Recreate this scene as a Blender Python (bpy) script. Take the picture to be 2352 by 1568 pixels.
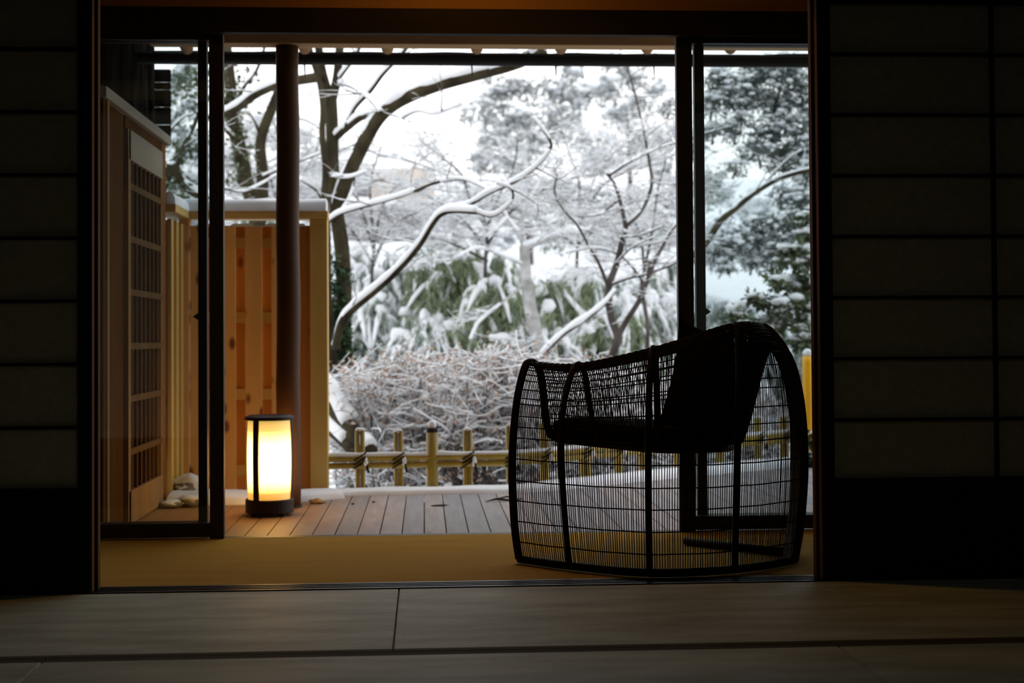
import bpy, bmesh, math, random
from math import sin, cos, pi, atan, sqrt, exp
from mathutils import Vector, Matrix, noise

for o in list(bpy.data.objects):
    bpy.data.objects.remove(o)
C = bpy.context.scene.collection
random.seed(7)

# ------------------------------------------------------------------ camera, sky, exposure
F, CAMH, TH, PITCH, ROLL, SHIFT = 3267.0, 0.71, atan(201/3267.0), 0.0215, -0.0063, -0.0336
cd = bpy.data.cameras.new('camera')
cam = bpy.data.objects.new('camera', cd)
C.objects.link(cam)
RM = Matrix.Rotation(-TH, 3, 'Z') @ Matrix.Rotation(pi/2+PITCH, 3, 'X') @ Matrix.Rotation(ROLL, 3, 'Z')
cam.matrix_world = Matrix.Translation((0, 0, CAMH)) @ RM.to_4x4()
cd.sensor_width = 36.0
cd.lens = F/2352*36.0
cd.shift_y = SHIFT
cd.clip_end = 300
cd.dof.use_dof = True
cd.dof.focus_distance = 4.4
cd.dof.aperture_fstop = 3.2
bpy.context.scene.camera = cam

w = bpy.data.worlds.new('overcast_sky')
bpy.context.scene.world = w
w.use_nodes = True
wn, wl = w.node_tree.nodes, w.node_tree.links
bg = wn['Background']
tc = wn.new('ShaderNodeTexCoord'); sx = wn.new('ShaderNodeSeparateXYZ'); mr = wn.new('ShaderNodeMapRange')
cr = wn.new('ShaderNodeMix'); cr.data_type = 'RGBA'
wl.new(tc.outputs['Generated'], sx.inputs[0]); wl.new(sx.outputs['Z'], mr.inputs[0])
mr.inputs[1].default_value = 0.30; mr.inputs[2].default_value = 0.80
wl.new(mr.outputs[0], cr.inputs[0])
cr.inputs[6].default_value = (1.0, 1.0, 1.0, 1); cr.inputs[7].default_value = (0.93, 0.96, 1.0, 1)
wl.new(cr.outputs[2], bg.inputs[0])
bg.inputs[1].default_value = 1.75
vs = bpy.context.scene.view_settings
vs.view_transform = 'Standard'; vs.look = 'None'; vs.gamma = 1; vs.use_curve_mapping = False
vs.exposure = 0.0

def lamp(name, kind, loc, energy, color, size=0.1, rot=(0, 0, 0)):
    l = bpy.data.lights.new(name, kind); l.energy = energy; l.color = color
    if kind == 'AREA': l.shape = 'DISK'; l.size = size
    elif kind == 'POINT': l.shadow_soft_size = size
    o = bpy.data.objects.new(name, l); o.location = loc; o.rotation_euler = rot; C.objects.link(o)
    return o
# downlight in the veranda ceiling, weak fill light added overhead to lift the paper screens and tatami (the floor lantern's paper shade gives its own light)
lamp('veranda_bulb', 'AREA', (0.15, 4.55, 2.25), 2.7, (1.0, 0.48, 0.09), 0.10)
lamp('room_fill', 'AREA', (0.6, 0.6, 2.40), 2.4, (1.0, 0.93, 0.80), 0.35)

# ------------------------------------------------------------------ pixel -> point measuring
def ray(px, py):
    return RM @ Vector(((px-1176)/F, -(py-784-SHIFT*2352)/F, -1))
def at(px, py, Y=None, X=None, Z=None):
    d = ray(px, py)
    t = Y/d.y if Y is not None else X/d.x if X is not None else (Z-CAMH)/d.z
    return Vector((0, 0, CAMH)) + d*t

# ------------------------------------------------------------------ materials
def mat(name, col, rough=0.7, spec=0.3, metal=0.0):
    m = bpy.data.materials.new(name); m.use_nodes = True
    b = m.node_tree.nodes['Principled BSDF']
    b.inputs['Base Color'].default_value = (*col, 1)
    b.inputs['Roughness'].default_value = rough
    b.inputs['Specular IOR Level'].default_value = spec
    b.inputs['Metallic'].default_value = metal
    return m
def noisy(m, c1, c2, scale=(1, 1, 1), ns=5.0, detail=4, lo=0.35, hi=0.65, bump=0.0, space='Object'):
    nt = m.node_tree; N, L = nt.nodes, nt.links
    b = N['Principled BSDF']
    t = N.new('ShaderNodeTexCoord'); mp = N.new('ShaderNodeMapping'); mp.inputs['Scale'].default_value = scale
    n = N.new('ShaderNodeTexNoise'); n.inputs['Scale'].default_value = ns; n.inputs['Detail'].default_value = detail
    r = N.new('ShaderNodeValToRGB')
    r.color_ramp.elements[0].position = lo; r.color_ramp.elements[1].position = hi
    r.color_ramp.elements[0].color = (*c1, 1); r.color_ramp.elements[1].color = (*c2, 1)
    L.new(t.outputs[space], mp.inputs[0]); L.new(mp.outputs[0], n.inputs[0]); L.new(n.outputs[0], r.inputs[0])
    L.new(r.outputs[0], b.inputs['Base Color'])
    if bump:
        bp = N.new('ShaderNodeBump'); bp.inputs['Strength'].default_value = bump; bp.inputs['Distance'].default_value = 0.01
        L.new(n.outputs[0], bp.inputs['Height']); L.new(bp.outputs[0], b.inputs['Normal'])
    return m
def wood(name, c1, c2, axis='Z', rough=0.6, ns=9, spec=0.3, knots=None):
    s = {'X': (0.12, 1, 1), 'Y': (1, 0.12, 1), 'Z': (1, 1, 0.10)}[axis]
    m = noisy(mat(name, c1, rough, spec), c1, c2, s, ns, 6, 0.3, 0.7, 0.15)
    if knots:
        N, L = m.node_tree.nodes, m.node_tree.links
        b = N['Principled BSDF']; src = b.inputs['Base Color'].links[0].from_socket
        t = N.new('ShaderNodeTexCoord'); mp = N.new('ShaderNodeMapping')
        mp.inputs['Scale'].default_value = {'X': (0.5, 1, 1), 'Y': (1, 0.5, 1), 'Z': (1, 1, 0.5)}[axis]
        v = N.new('ShaderNodeTexVoronoi'); v.inputs['Scale'].default_value = 12
        r = N.new('ShaderNodeMapRange'); r.inputs[1].default_value = 0.12; r.inputs[2].default_value = 0.24
        mx = N.new('ShaderNodeMix'); mx.data_type = 'RGBA'
        L.new(t.outputs['Object'], mp.inputs[0]); L.new(mp.outputs[0], v.inputs[0]); L.new(v.outputs[0], r.inputs[0])
        L.new(r.outputs[0], mx.inputs[0]); mx.inputs[6].default_value = (*knots, 1); L.new(src, mx.inputs[7])
        L.new(mx.outputs[2], b.inputs['Base Color'])
    return m

M = {}
M['black'] = noisy(mat('black_lacquer', (0.004, 0.004, 0.003), 0.55, 0.15), (0.004, 0.004, 0.003), (0.008, 0.007, 0.005), ns=12)
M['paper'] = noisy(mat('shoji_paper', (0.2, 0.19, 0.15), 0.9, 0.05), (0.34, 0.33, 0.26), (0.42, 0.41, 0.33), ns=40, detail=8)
M['edge'] = wood('stile_edge_wood', (0.13, 0.055, 0.014), (0.19, 0.09, 0.025), 'Z', 0.8, spec=0.1)
M['door'] = wood('dark_door_wood', (0.016, 0.012, 0.007), (0.034, 0.024, 0.013), 'Z', 0.5)
M['lintel'] = wood('dark_lintel_wood', (0.012, 0.009, 0.006), (0.022, 0.015, 0.009), 'X', 0.7, spec=0.15)
M['beam'] = wood('brown_beam_wood', (0.40, 0.26, 0.14), (0.52, 0.36, 0.20), 'X', 0.9, spec=0.03)
M['rafter'] = wood('rafter_wood', (0.24, 0.14, 0.075), (0.34, 0.21, 0.11), 'Y', 0.9, spec=0.05)
M['threshold'] = wood('polished_threshold_wood', (0.012, 0.008, 0.005), (0.03, 0.02, 0.012), 'X', 0.42, spec=0.3)
M['log'] = wood('polished_log', (0.065, 0.027, 0.010), (0.13, 0.056, 0.02), 'Z', 0.6, ns=5, spec=0.3)
M['cedar'] = wood('fresh_cedar', (0.66, 0.34, 0.09), (0.84, 0.50, 0.18), 'Z', 0.7, knots=(0.20, 0.06, 0.02))
M['cedar_deep'] = wood('reddish_cedar', (0.40, 0.15, 0.028), (0.56, 0.235, 0.05), 'Z', 0.7, knots=(0.2, 0.06, 0.02))
M['cypress'] = wood('pale_cypress', (0.58, 0.38, 0.10), (0.70, 0.48, 0.15), 'Z', 0.6)
M['cypressX'] = wood('pale_cypress_rail', (0.60, 0.38, 0.10), (0.70, 0.47, 0.15), 'X', 0.6)
M['cap'] = wood('grey_coping_wood', (0.33, 0.285, 0.22), (0.42, 0.36, 0.28), 'Y', 0.9, spec=0.03)
M['lattice'] = wood('lattice_wood', (0.12, 0.065, 0.025), (0.17, 0.095, 0.04), 'Z', 0.9, spec=0.03)
M['frame'] = wood('warm_frame_wood', (0.24, 0.14, 0.06), (0.33, 0.20, 0.09), 'Z', 0.9, spec=0.03)
M['redpost'] = wood('red_brown_post', (0.20, 0.075, 0.02), (0.30, 0.12, 0.035), 'Z', 0.9, spec=0.03)
M['side'] = wood('brown_side_wood', (0.075, 0.028, 0.005), (0.12, 0.048, 0.010), 'Z', 0.95, spec=0.02)
M['screen'] = noisy(mat('brown_screen_board', (0.12, 0.07, 0.04), 0.95, 0.02), (0.05, 0.022, 0.010), (0.08, 0.036, 0.016), ns=8)
M['bark'] = noisy(mat('dark_bark', (0.02, 0.018, 0.014), 1.0, 0.0), (0.004, 0.0035, 0.003), (0.022, 0.018, 0.014), (1, 1, 0.15), 25, 6, 0.45, 0.75, 0.8)
M['metal'] = mat('gutter_metal', (0.012, 0.010, 0.009), 0.6, 0.2)
M['iron'] = mat('black_iron', (0.012, 0.011, 0.01), 0.5, 0.4)
M['lantern'] = wood('dark_lantern_wood', (0.02, 0.012, 0.008), (0.035, 0.02, 0.012), 'Z', 0.5)
M['rattan'] = noisy(mat('dark_rattan', (0.012, 0.008, 0.005), 0.65, 0.2), (0.007, 0.0045, 0.003), (0.018, 0.011, 0.006), ns=20)
M['cushion'] = noisy(mat('black_fabric', (0.006, 0.006, 0.006), 0.95, 0.05), (0.004, 0.004, 0.004), (0.009, 0.008, 0.008), ns=60)
M['snow'] = noisy(mat('snow', (0.86, 0.88, 0.91), 0.7, 0.2), (0.80, 0.83, 0.87), (0.88, 0.90, 0.92), ns=6, bump=0.3)
M['deck_snow'] = M['snow']
M['trunk'] = noisy(mat('mossy_bark', (0.08, 0.065, 0.045), 0.9, 0.1), (0.022, 0.016, 0.011), (0.060, 0.052, 0.028), (1, 1, 0.4), 9, 5, 0.35, 0.65, 0.5)
M['twig'] = noisy(mat('dark_grey_bark', (0.12, 0.10, 0.085), 0.9, 0.1), (0.05, 0.042, 0.038), (0.11, 0.095, 0.088), ns=8)
M['finetwig'] = noisy(mat('pale_lilac_twig', (0.2, 0.18, 0.17), 0.9, 0.1), (0.075, 0.065, 0.062), (0.17, 0.15, 0.148), ns=8)
M['palebark'] = noisy(mat('frosted_bark', (0.4, 0.38, 0.36), 0.9, 0.1), (0.30, 0.29, 0.28), (0.55, 0.55, 0.55), ns=10)
M['ivy'] = noisy(mat('ivy_leaf', (0.03, 0.07, 0.03), 0.5), (0.015, 0.04, 0.02), (0.05, 0.10, 0.035), ns=6)
M['needle'] = noisy(mat('dark_evergreen', (0.05, 0.075, 0.055), 0.7), (0.06, 0.078, 0.07), (0.15, 0.18, 0.16), ns=2.5)
M['camellia'] = noisy(mat('camellia_leaf', (0.06, 0.11, 0.035), 0.4), (0.045, 0.07, 0.035), (0.13, 0.16, 0.075), ns=4)
M['bambooleaf'] = noisy(mat('bamboo_leaf', (0.13, 0.23, 0.08), 0.6), (0.15, 0.195, 0.115), (0.28, 0.34, 0.20), ns=2)
M['bamboodull'] = noisy(mat('frosted_bamboo_leaf', (0.2, 0.23, 0.2), 0.7), (0.13, 0.175, 0.135), (0.28, 0.34, 0.27), ns=2)
M['frost'] = noisy(mat('hazy_frosted_needle', (0.30, 0.33, 0.33), 0.8), (0.28, 0.30, 0.31), (0.44, 0.47, 0.48), ns=1.5)  # snowy needles made paler still, distance haze put into the colour
M['bud'] = noisy(mat('withered_leaf', (0.34, 0.20, 0.13), 0.8), (0.36, 0.27, 0.23), (0.58, 0.44, 0.36), ns=6)
M['bamboo'] = noisy(mat('bamboo_cane', (0.32, 0.24, 0.05), 0.4, 0.4), (0.30, 0.21, 0.03), (0.46, 0.31, 0.05), (1, 1, 0.3), 6)
M['bambooY'] = noisy(mat('warm_lit_bamboo', (0.6, 0.42, 0.05), 0.35, 0.4), (0.86, 0.38, 0.004), (0.95, 0.49, 0.01), (1, 1, 0.3), 6)  # warm light on the tall post put into a golden cane colour
M['charred'] = mat('charred_cap', (0.01, 0.012, 0.011), 0.8)
M['cord'] = mat('black_cord', (0.012, 0.01, 0.01), 0.9, 0.1)
M['stone'] = noisy(mat('garden_stone', (0.2, 0.19, 0.17), 0.9), (0.14, 0.13, 0.12), (0.28, 0.26, 0.24), ns=7, bump=0.5)
M['plaster'] = noisy(mat('beige_plaster', (0.62, 0.54, 0.48), 0.9), (0.58, 0.5, 0.45), (0.66, 0.59, 0.53), ns=3)
M['tile'] = noisy(mat('grey_roof_tile', (0.20, 0.20, 0.21), 0.8), (0.17, 0.17, 0.18), (0.25, 0.25, 0.26), ns=9)
M['darkroom'] = mat('dark_room_wall', (0.10, 0.08, 0.055), 0.9, 0.05)
M['darkceil'] = mat('dark_ceiling_board', (0.03, 0.022, 0.014), 0.9, 0.05)
M['verwall'] = mat('veranda_wall', (0.34, 0.17, 0.05), 0.9, 0.05)
M['leafbrown'] = mat('fallen_leaf', (0.42, 0.27, 0.13), 0.8)

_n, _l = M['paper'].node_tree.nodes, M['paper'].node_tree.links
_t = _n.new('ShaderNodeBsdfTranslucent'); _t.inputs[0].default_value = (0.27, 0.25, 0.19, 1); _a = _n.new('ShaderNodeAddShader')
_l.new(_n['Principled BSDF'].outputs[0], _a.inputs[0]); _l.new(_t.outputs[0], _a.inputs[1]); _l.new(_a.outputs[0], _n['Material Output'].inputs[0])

# deck boards: tone per board, wet patches near the sill
def deck_mat():
    m = mat('weathered_deck', (0.3, 0.27, 0.27), 0.55, 0.3)
    N, L = m.node_tree.nodes, m.node_tree.links; b = N['Principled BSDF']
    a = N.new('ShaderNodeAttribute'); a.attribute_name = 'tone'
    t = N.new('ShaderNodeTexCoord')
    mp = N.new('ShaderNodeMapping'); mp.inputs['Scale'].default_value = (1, 0.08, 1)
    n = N.new('ShaderNodeTexNoise'); n.inputs['Scale'].default_value = 45; n.inputs['Detail'].default_value = 5
    L.new(t.outputs['Object'], mp.inputs[0]); L.new(mp.outputs[0], n.inputs[0])
    r = N.new('ShaderNodeValToRGB'); e = r.color_ramp.elements
    e[0].color = (0.27, 0.265, 0.285, 1); e[1].color = (0.38, 0.32, 0.305, 1); e[0].position = 0; e[1].position = 1
    L.new(a.outputs['Fac'], r.inputs[0])
    g = N.new('ShaderNodeMapRange'); g.inputs[1].default_value = 0.3; g.inputs[2].default_value = 0.7; g.inputs[3].default_value = 0.82; g.inputs[4].default_value = 1.1
    L.new(n.outputs[0], g.inputs[0])
    mu = N.new('ShaderNodeVectorMath'); mu.operation = 'SCALE'; L.new(r.outputs[0], mu.inputs[0]); L.new(g.outputs[0], mu.inputs['Scale'])
    # damp stains creeping out from the sill
    n2 = N.new('ShaderNodeTexNoise'); n2.inputs['Scale'].default_value = 9; n2.inputs['Detail'].default_value = 3
    mp2 = N.new('ShaderNodeMapping'); mp2.inputs['Scale'].default_value = (1.6, 0.5, 1)
    L.new(t.outputs['Object'], mp2.inputs[0]); L.new(mp2.outputs[0], n2.inputs[0])
    sp = N.new('ShaderNodeSeparateXYZ'); L.new(t.outputs['Object'], sp.inputs[0])
    k = N.new('ShaderNodeMath'); k.operation = 'MULTIPLY_ADD'; L.new(sp.outputs['Y'], k.inputs[0]); k.inputs[1].default_value = -0.75; k.inputs[2].default_value = 4.0
    s = N.new('ShaderNodeMath'); s.operation = 'ADD'; L.new(k.outputs[0], s.inputs[0]); L.new(n2.outputs[0], s.inputs[1])
    q = N.new('ShaderNodeMapRange'); q.inputs[1].default_value = 0.50; q.inputs[2].default_value = 0.62; q.inputs[4].default_value = 0.75
    L.new(s.outputs[0], q.inputs[0])
    mx = N.new('ShaderNodeMix'); mx.data_type = 'RGBA'; L.new(q.outputs[0], mx.inputs[0]); L.new(mu.outputs[0], mx.inputs[6]); mx.inputs[7].default_value = (0.17, 0.12, 0.075, 1)
    # brown tint towards the lantern end: its warm glow put into the board colour
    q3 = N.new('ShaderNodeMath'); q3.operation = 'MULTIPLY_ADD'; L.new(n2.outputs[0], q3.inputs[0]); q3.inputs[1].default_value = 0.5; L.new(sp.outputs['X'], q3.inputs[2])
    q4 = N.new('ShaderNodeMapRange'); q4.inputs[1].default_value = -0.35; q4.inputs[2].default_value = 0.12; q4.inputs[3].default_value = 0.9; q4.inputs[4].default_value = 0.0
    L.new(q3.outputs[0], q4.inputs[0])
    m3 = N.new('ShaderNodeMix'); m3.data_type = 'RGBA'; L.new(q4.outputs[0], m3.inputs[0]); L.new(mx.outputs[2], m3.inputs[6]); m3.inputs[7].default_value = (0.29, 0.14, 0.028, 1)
    L.new(m3.outputs[2], b.inputs['Base Color'])
    return m
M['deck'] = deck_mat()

def weave_mat(name, c1, c2, pitch, rough=0.8, spec=0.25, strength=0.5, sheen=0):
    m = mat(name, c1, rough, spec)
    N, L = m.node_tree.nodes, m.node_tree.links; b = N['Principled BSDF']
    t = N.new('ShaderNodeTexCoord')
    wv = N.new('ShaderNodeTexWave'); wv.wave_type = 'BANDS'; wv.bands_direction = 'Y'
    wv.inputs['Scale'].default_value = 1/pitch/20*2*pi/1.0/2/pi*20/3.14159*0.5*2*0.5 if False else 0.314159/pitch
    wv.inputs['Distortion'].default_value = 0.4; wv.inputs['Detail Scale'].default_value = 3
    L.new(t.outputs['Object'], wv.inputs[0])
    n = N.new('ShaderNodeTexNoise'); n.inputs['Scale'].default_value = 2.5; n.inputs['Detail'].default_value = 6
    mp = N.new('ShaderNodeMapping'); mp.inputs['Scale'].default_value = (1, 5, 1)
    L.new(t.outputs['Object'], mp.inputs[0]); L.new(mp.outputs[0], n.inputs[0])
    a = N.new('ShaderNodeMath'); a.operation = 'MULTIPLY_ADD'; a.inputs[1].default_value = 0.45; L.new(wv.outputs[1], a.inputs[0]); L.new(n.outputs[0], a.inputs[2])
    r = N.new('ShaderNodeMapRange'); r.inputs[1].default_value = 0.3; r.inputs[2].default_value = 1.1; L.new(a.outputs[0], r.inputs[0])
    mx = N.new('ShaderNodeMix'); mx.data_type = 'RGBA'; L.new(r.outputs[0], mx.inputs[0]); mx.inputs[6].default_value = (*c1, 1); mx.inputs[7].default_value = (*c2, 1)
    L.new(mx.outputs[2], b.inputs['Base Color'])
    bp = N.new('ShaderNodeBump'); bp.inputs['Strength'].default_value = strength; bp.inputs['Distance'].default_value = 0.002
    L.new(wv.outputs[1], bp.inputs['Height']); L.new(bp.outputs[0], b.inputs['Normal'])
    return m
M['tatami'] = weave_mat('tatami_rush', (0.22, 0.245, 0.20), (0.80, 0.85, 0.73), 0.018, 0.6, strength=1.0)
M['heri'] = mat('tatami_border_cloth', (0.10, 0.085, 0.06), 0.9, 0.1)
M['rush'] = weave_mat('veranda_rush_mat', (0.44, 0.25, 0.035), (0.58, 0.34, 0.06), 0.007, 0.9, 0.06)

def glass_mat():
    m = bpy.data.materials.new('window_glass'); m.use_nodes = True
    N, L = m.node_tree.nodes, m.node_tree.links
    N.remove(N['Principled BSDF']); out = N['Material Output']
    tr = N.new('ShaderNodeBsdfTransparent'); tr.inputs[0].default_value = (0.91, 0.935, 0.94, 1)
    gl = N.new('ShaderNodeBsdfGlossy'); gl.inputs['Roughness'].default_value = 0.0
    fr = N.new('ShaderNodeFresnel'); fr.inputs[0].default_value = 1.45
    mx = N.new('ShaderNodeMixShader')
    L.new(fr.outputs[0], mx.inputs[0]); L.new(tr.outputs[0], mx.inputs[1]); L.new(gl.outputs[0], mx.inputs[2]); L.new(mx.outputs[0], out.inputs[0])
    return m
M['glass'] = glass_mat()
def lamp_paper():
    # glowing paper of a lit lantern: brightest round the bulb, yellow towards both rims
    m = mat('glowing_lamp_paper', (0.9, 0.8, 0.6), 0.8, 0.1)
    N, L = m.node_tree.nodes, m.node_tree.links; b = N['Principled BSDF']
    t = N.new('ShaderNodeTexCoord'); s = N.new('ShaderNodeSeparateXYZ'); L.new(t.outputs['Object'], s.inputs[0])
    r = N.new('ShaderNodeValToRGB'); e = r.color_ramp.elements
    mr = N.new('ShaderNodeMapRange'); mr.inputs[1].default_value = 0.05; mr.inputs[2].default_value = 0.40
    L.new(s.outputs['Z'], mr.inputs[0]); L.new(mr.outputs[0], r.inputs[0])
    e[0].position = 0.0; e[0].color = (0.45, 0.21, 0.02, 1)
    e[1].position = 1.0; e[1].color = (0.48, 0.34, 0.07, 1)
    for p, c in ((0.13, (0.9, 0.42, 0.07, 1)), (0.25, (6.5, 3.3, 0.75, 1)), (0.5, (11.0, 5.6, 1.5, 1)), (0.72, (6.5, 3.5, 0.85, 1)), (0.88, (1.3, 0.62, 0.15, 1))):
        q = e.new(p); q.color = c
    L.new(r.outputs[0], b.inputs['Emission Color']); b.inputs['Emission Strength'].default_value = 1.15
    return m
M['lamp_paper'] = lamp_paper()

# ------------------------------------------------------------------ mesh builder
class MB:
    def __init__(s): s.v = []; s.f = []; s.t = []
    def add(s, vs, fs, tone=None):
        k = len(s.v); s.v += [tuple(p) for p in vs]; s.f += [tuple(i+k for i in f) for f in fs]
        if tone is not None: s.t += [tone]*len(fs)
    def box(s, x0, x1, y0, y1, z0, z1, tone=None):
        s.add([(x0, y0, z0), (x1, y0, z0), (x1, y1, z0), (x0, y1, z0), (x0, y0, z1), (x1, y0, z1), (x1, y1, z1), (x0, y1, z1)],
              [(0, 3, 2, 1), (4, 5, 6, 7), (0, 1, 5, 4), (1, 2, 6, 5), (2, 3, 7, 6), (3, 0, 4, 7)], tone)
    def beam(s, a, b, wd, h):      # box along a->b, wd sideways, h upwards from a.z
        a, b = Vector(a), Vector(b); d = (b-a).normalized(); n = Vector((-d.y, d.x, 0)).normalized()*wd/2; u = Vector((0, 0, h))
        s.add([a-n, b-n, b+n, a+n, a-n+u, b-n+u, b+n+u, a+n+u], [(0, 3, 2, 1), (4, 5, 6, 7), (0, 1, 5, 4), (1, 2, 6, 5), (2, 3, 7, 6), (3, 0, 4, 7)])
    def tube(s, pts, rad, n=6, caps=True):
        pts = [Vector(p) for p in pts]; m = len(pts)
        if m < 2: return
        k = len(s.v); prev = None
        for i, p in enumerate(pts):
            d = (pts[min(i+1, m-1)]-pts[max(i-1, 0)])
            d = d.normalized() if d.length > 1e-9 else Vector((0, 0, 1))
            if prev is None:
                a = Vector((0, 0, 1)) if abs(d.z) < 0.9 else Vector((1, 0, 0)); x = d.cross(a).normalized()
            else:
                x = prev-d*prev.dot(d); x = x.normalized() if x.length > 1e-6 else d.orthogonal().normalized()
            prev = x; y = d.cross(x); r = rad[i] if isinstance(rad, (list, tuple)) else rad
            for j in range(n):
                a = 2*pi*j/n; s.v.append(tuple(p+x*(cos(a)*r)+y*(sin(a)*r)))
        for i in range(m-1):
            for j in range(n):
                s.f.append((k+i*n+j, k+i*n+(j+1) % n, k+(i+1)*n+(j+1) % n, k+(i+1)*n+j))
        if caps:
            s.f.append(tuple(k+j for j in range(n))[::-1]); s.f.append(tuple(k+(m-1)*n+j for j in range(n)))
    def lathe(s, c, prof, n=32):
        k = len(s.v); m = len(prof)
        for r, z in prof:
            for j in range(n):
                a = 2*pi*j/n; s.v.append((c[0]+r*cos(a), c[1]+r*sin(a), c[2]+z))
        for i in range(m-1):
            for j in range(n): s.f.append((k+i*n+j, k+i*n+(j+1) % n, k+(i+1)*n+(j+1) % n, k+(i+1)*n+j))
        s.f.append(tuple(k+j for j in range(n))[::-1]); s.f.append(tuple(k+(m-1)*n+j for j in range(n)))
    def blob(s, c, rx, ry, rz, nu=8, nv=5, jit=0.15, rnd=random):
        k = len(s.v); o = rnd.uniform(0, 99)
        for i in range(nv+1):
            ph = pi*i/nv
            for j in range(nu):
                a = 2*pi*j/nu; d = Vector((sin(ph)*cos(a), sin(ph)*sin(a), cos(ph)))
                q = 1+jit*noise.noise(d*1.7+Vector((o, o, 0)))*2
                s.v.append((c[0]+d.x*rx*q, c[1]+d.y*ry*q, c[2]+d.z*rz*q))
        for i in range(nv):
            for j in range(nu): s.f.append((k+i*nu+j, k+(i+1)*nu+j, k+(i+1)*nu+(j+1) % nu, k+i*nu+(j+1) % nu))
    def leaf(s, c, d, nrm, L, W):
        d = d.normalized(); x = d.cross(nrm)
        x = x.normalized() if x.length > 1e-5 else d.orthogonal().normalized()
        k = len(s.v); c = Vector(c)
        s.v += [tuple(c), tuple(c+d*L*0.45+x*W/2), tuple(c+d*L), tuple(c+d*L*0.45-x*W/2)]
        s.f.append((k, k+1, k+2, k+3))
    def build(s, name, m, parent=None, smooth=False, bevel=0.0, origin=None):
        me = bpy.data.meshes.new(name)
        o = bpy.data.objects.new(name, me)
        base = Vector(origin) if origin is not None else Vector((0, 0, 0))
        if parent is not None: base = parent_world(parent)
        vs = [(v[0]-base.x, v[1]-base.y, v[2]-base.z) for v in s.v]
        me.from_pydata(vs, [], s.f); me.materials.append(m)
        if s.t:
            at_ = me.attributes.new('tone', 'FLOAT', 'FACE')
            at_.data.foreach_set('value', s.t)
        if smooth: me.polygons.foreach_set('use_smooth', [True]*len(me.polygons))
        me.update()
        C.objects.link(o)
        if parent is not None: o.parent = parent
        else: o.location = base
        if bevel:
            b = o.modifiers.new('bevel', 'BEVEL'); b.width = bevel; b.segments = 2; b.limit_method = 'ANGLE'
        return o
def parent_world(p):
    v = Vector((0, 0, 0))
    while p is not None:
        v = v+p.location; p = p.parent
    return v
def tag(o, label=None, cat=None, group=None, kind=None):
    if label: o['label'] = label
    if cat: o['category'] = cat
    if group: o['group'] = group
    if kind: o['kind'] = kind
    return o
def thing(name, loc, label, cat, group=None):
    o = bpy.data.objects.new(name, None); o.location = loc; o.empty_display_size = 0.1; C.objects.link(o)
    return tag(o, label, cat, group)
def struct(name, mb, m, **k):
    return tag(mb.build(name, m, **k), kind='structure')
def one(f, *a, **k):
    m = MB(); getattr(m, f)(*a, **k); return m
def bez(pts, n=6):
    """Catmull-Rom through tuples/vectors (any size)"""
    out = []; m = len(pts)
    for i in range(m-1):
        p0, p1, p2, p3 = pts[max(i-1, 0)], pts[i], pts[i+1], pts[min(i+2, m-1)]
        for k in range(n):
            t = k/n
            out.append(tuple(0.5*((2*b)+(-a+c)*t+(2*a-5*b+4*c-d)*t*t+(-a+3*b-3*c+d)*t**3) for a, b, c, d in zip(p0, p1, p2, p3)))
    out.append(tuple(pts[-1])); return out

# ------------------------------------------------------------------ SETTING: room shell
XL, XR = -0.945, 1.15            # opening between the paper screens
struct('floor', one('box', -3.2, 3.6, -1.6, 4.085, -0.12, -0.055), M['threshold'])
struct('ceiling', one('box', -3.2, 3.6, -1.6, 4.22, 2.45, 2.55), M['darkceil'])
struct('wall_left', one('box', -3.3, -3.2, -1.6, 5.14, -0.12, 2.55), M['darkroom'])
struct('wall_right', one('box', 3.6, 3.7, -1.6, 5.14, -0.12, 2.55), M['darkroom'])
struct('wall_back', one('box', -3.3, 3.7, -1.7, -1.6, -0.12, 2.55), M['darkroom'])
struct('wall_front', one('box', -3.2, 3.6, 4.09, 4.19, 1.82, 2.45), M['darkroom'])
# head beam over the paper screens
struct('trim_1', one('box', -3.2, 3.6, 4.085, 4.18, 1.735, 1.82), M['beam'], bevel=0.003)
# grooved threshold
t = MB()
t.box(-3.2, 3.6, 4.085, 4.18, -0.06, -0.008)
for y0, y1 in ((4.085, 4.10), (4.116, 4.124), (4.14, 4.148), (4.164, 4.18)): t.box(-3.2, 3.6, y0, y1, -0.008, 0.0)
struct('trim_2', t, M['threshold'])
# veranda floor of woven rush matting, its ceiling
struct('veranda_floor', one('box', -3.2, 3.6, 4.18, 5.17, -0.05, -0.001), M['rush'])
struct('trim_3', one('box', -3.2, 3.6, 5.17, 5.235, -0.06, -0.004), M['door'])
struct('veranda_ceiling', one('box', -3.2, 3.6, 4.19, 5.28, 2.40, 2.48), M['verwall'])
_t = one('box', -3.2, 3.6, 5.10, 5.14, 1.805, 1.895); _t.box(-3.2, 3.6, 5.14, 5.24, 1.838, 1.895)
struct('trim_4', _t, M['lintel'])
struct('wall_outer', one('box', -3.2, 3.6, 5.14, 5.22, 1.895, 2.40), M['verwall'])

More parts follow.
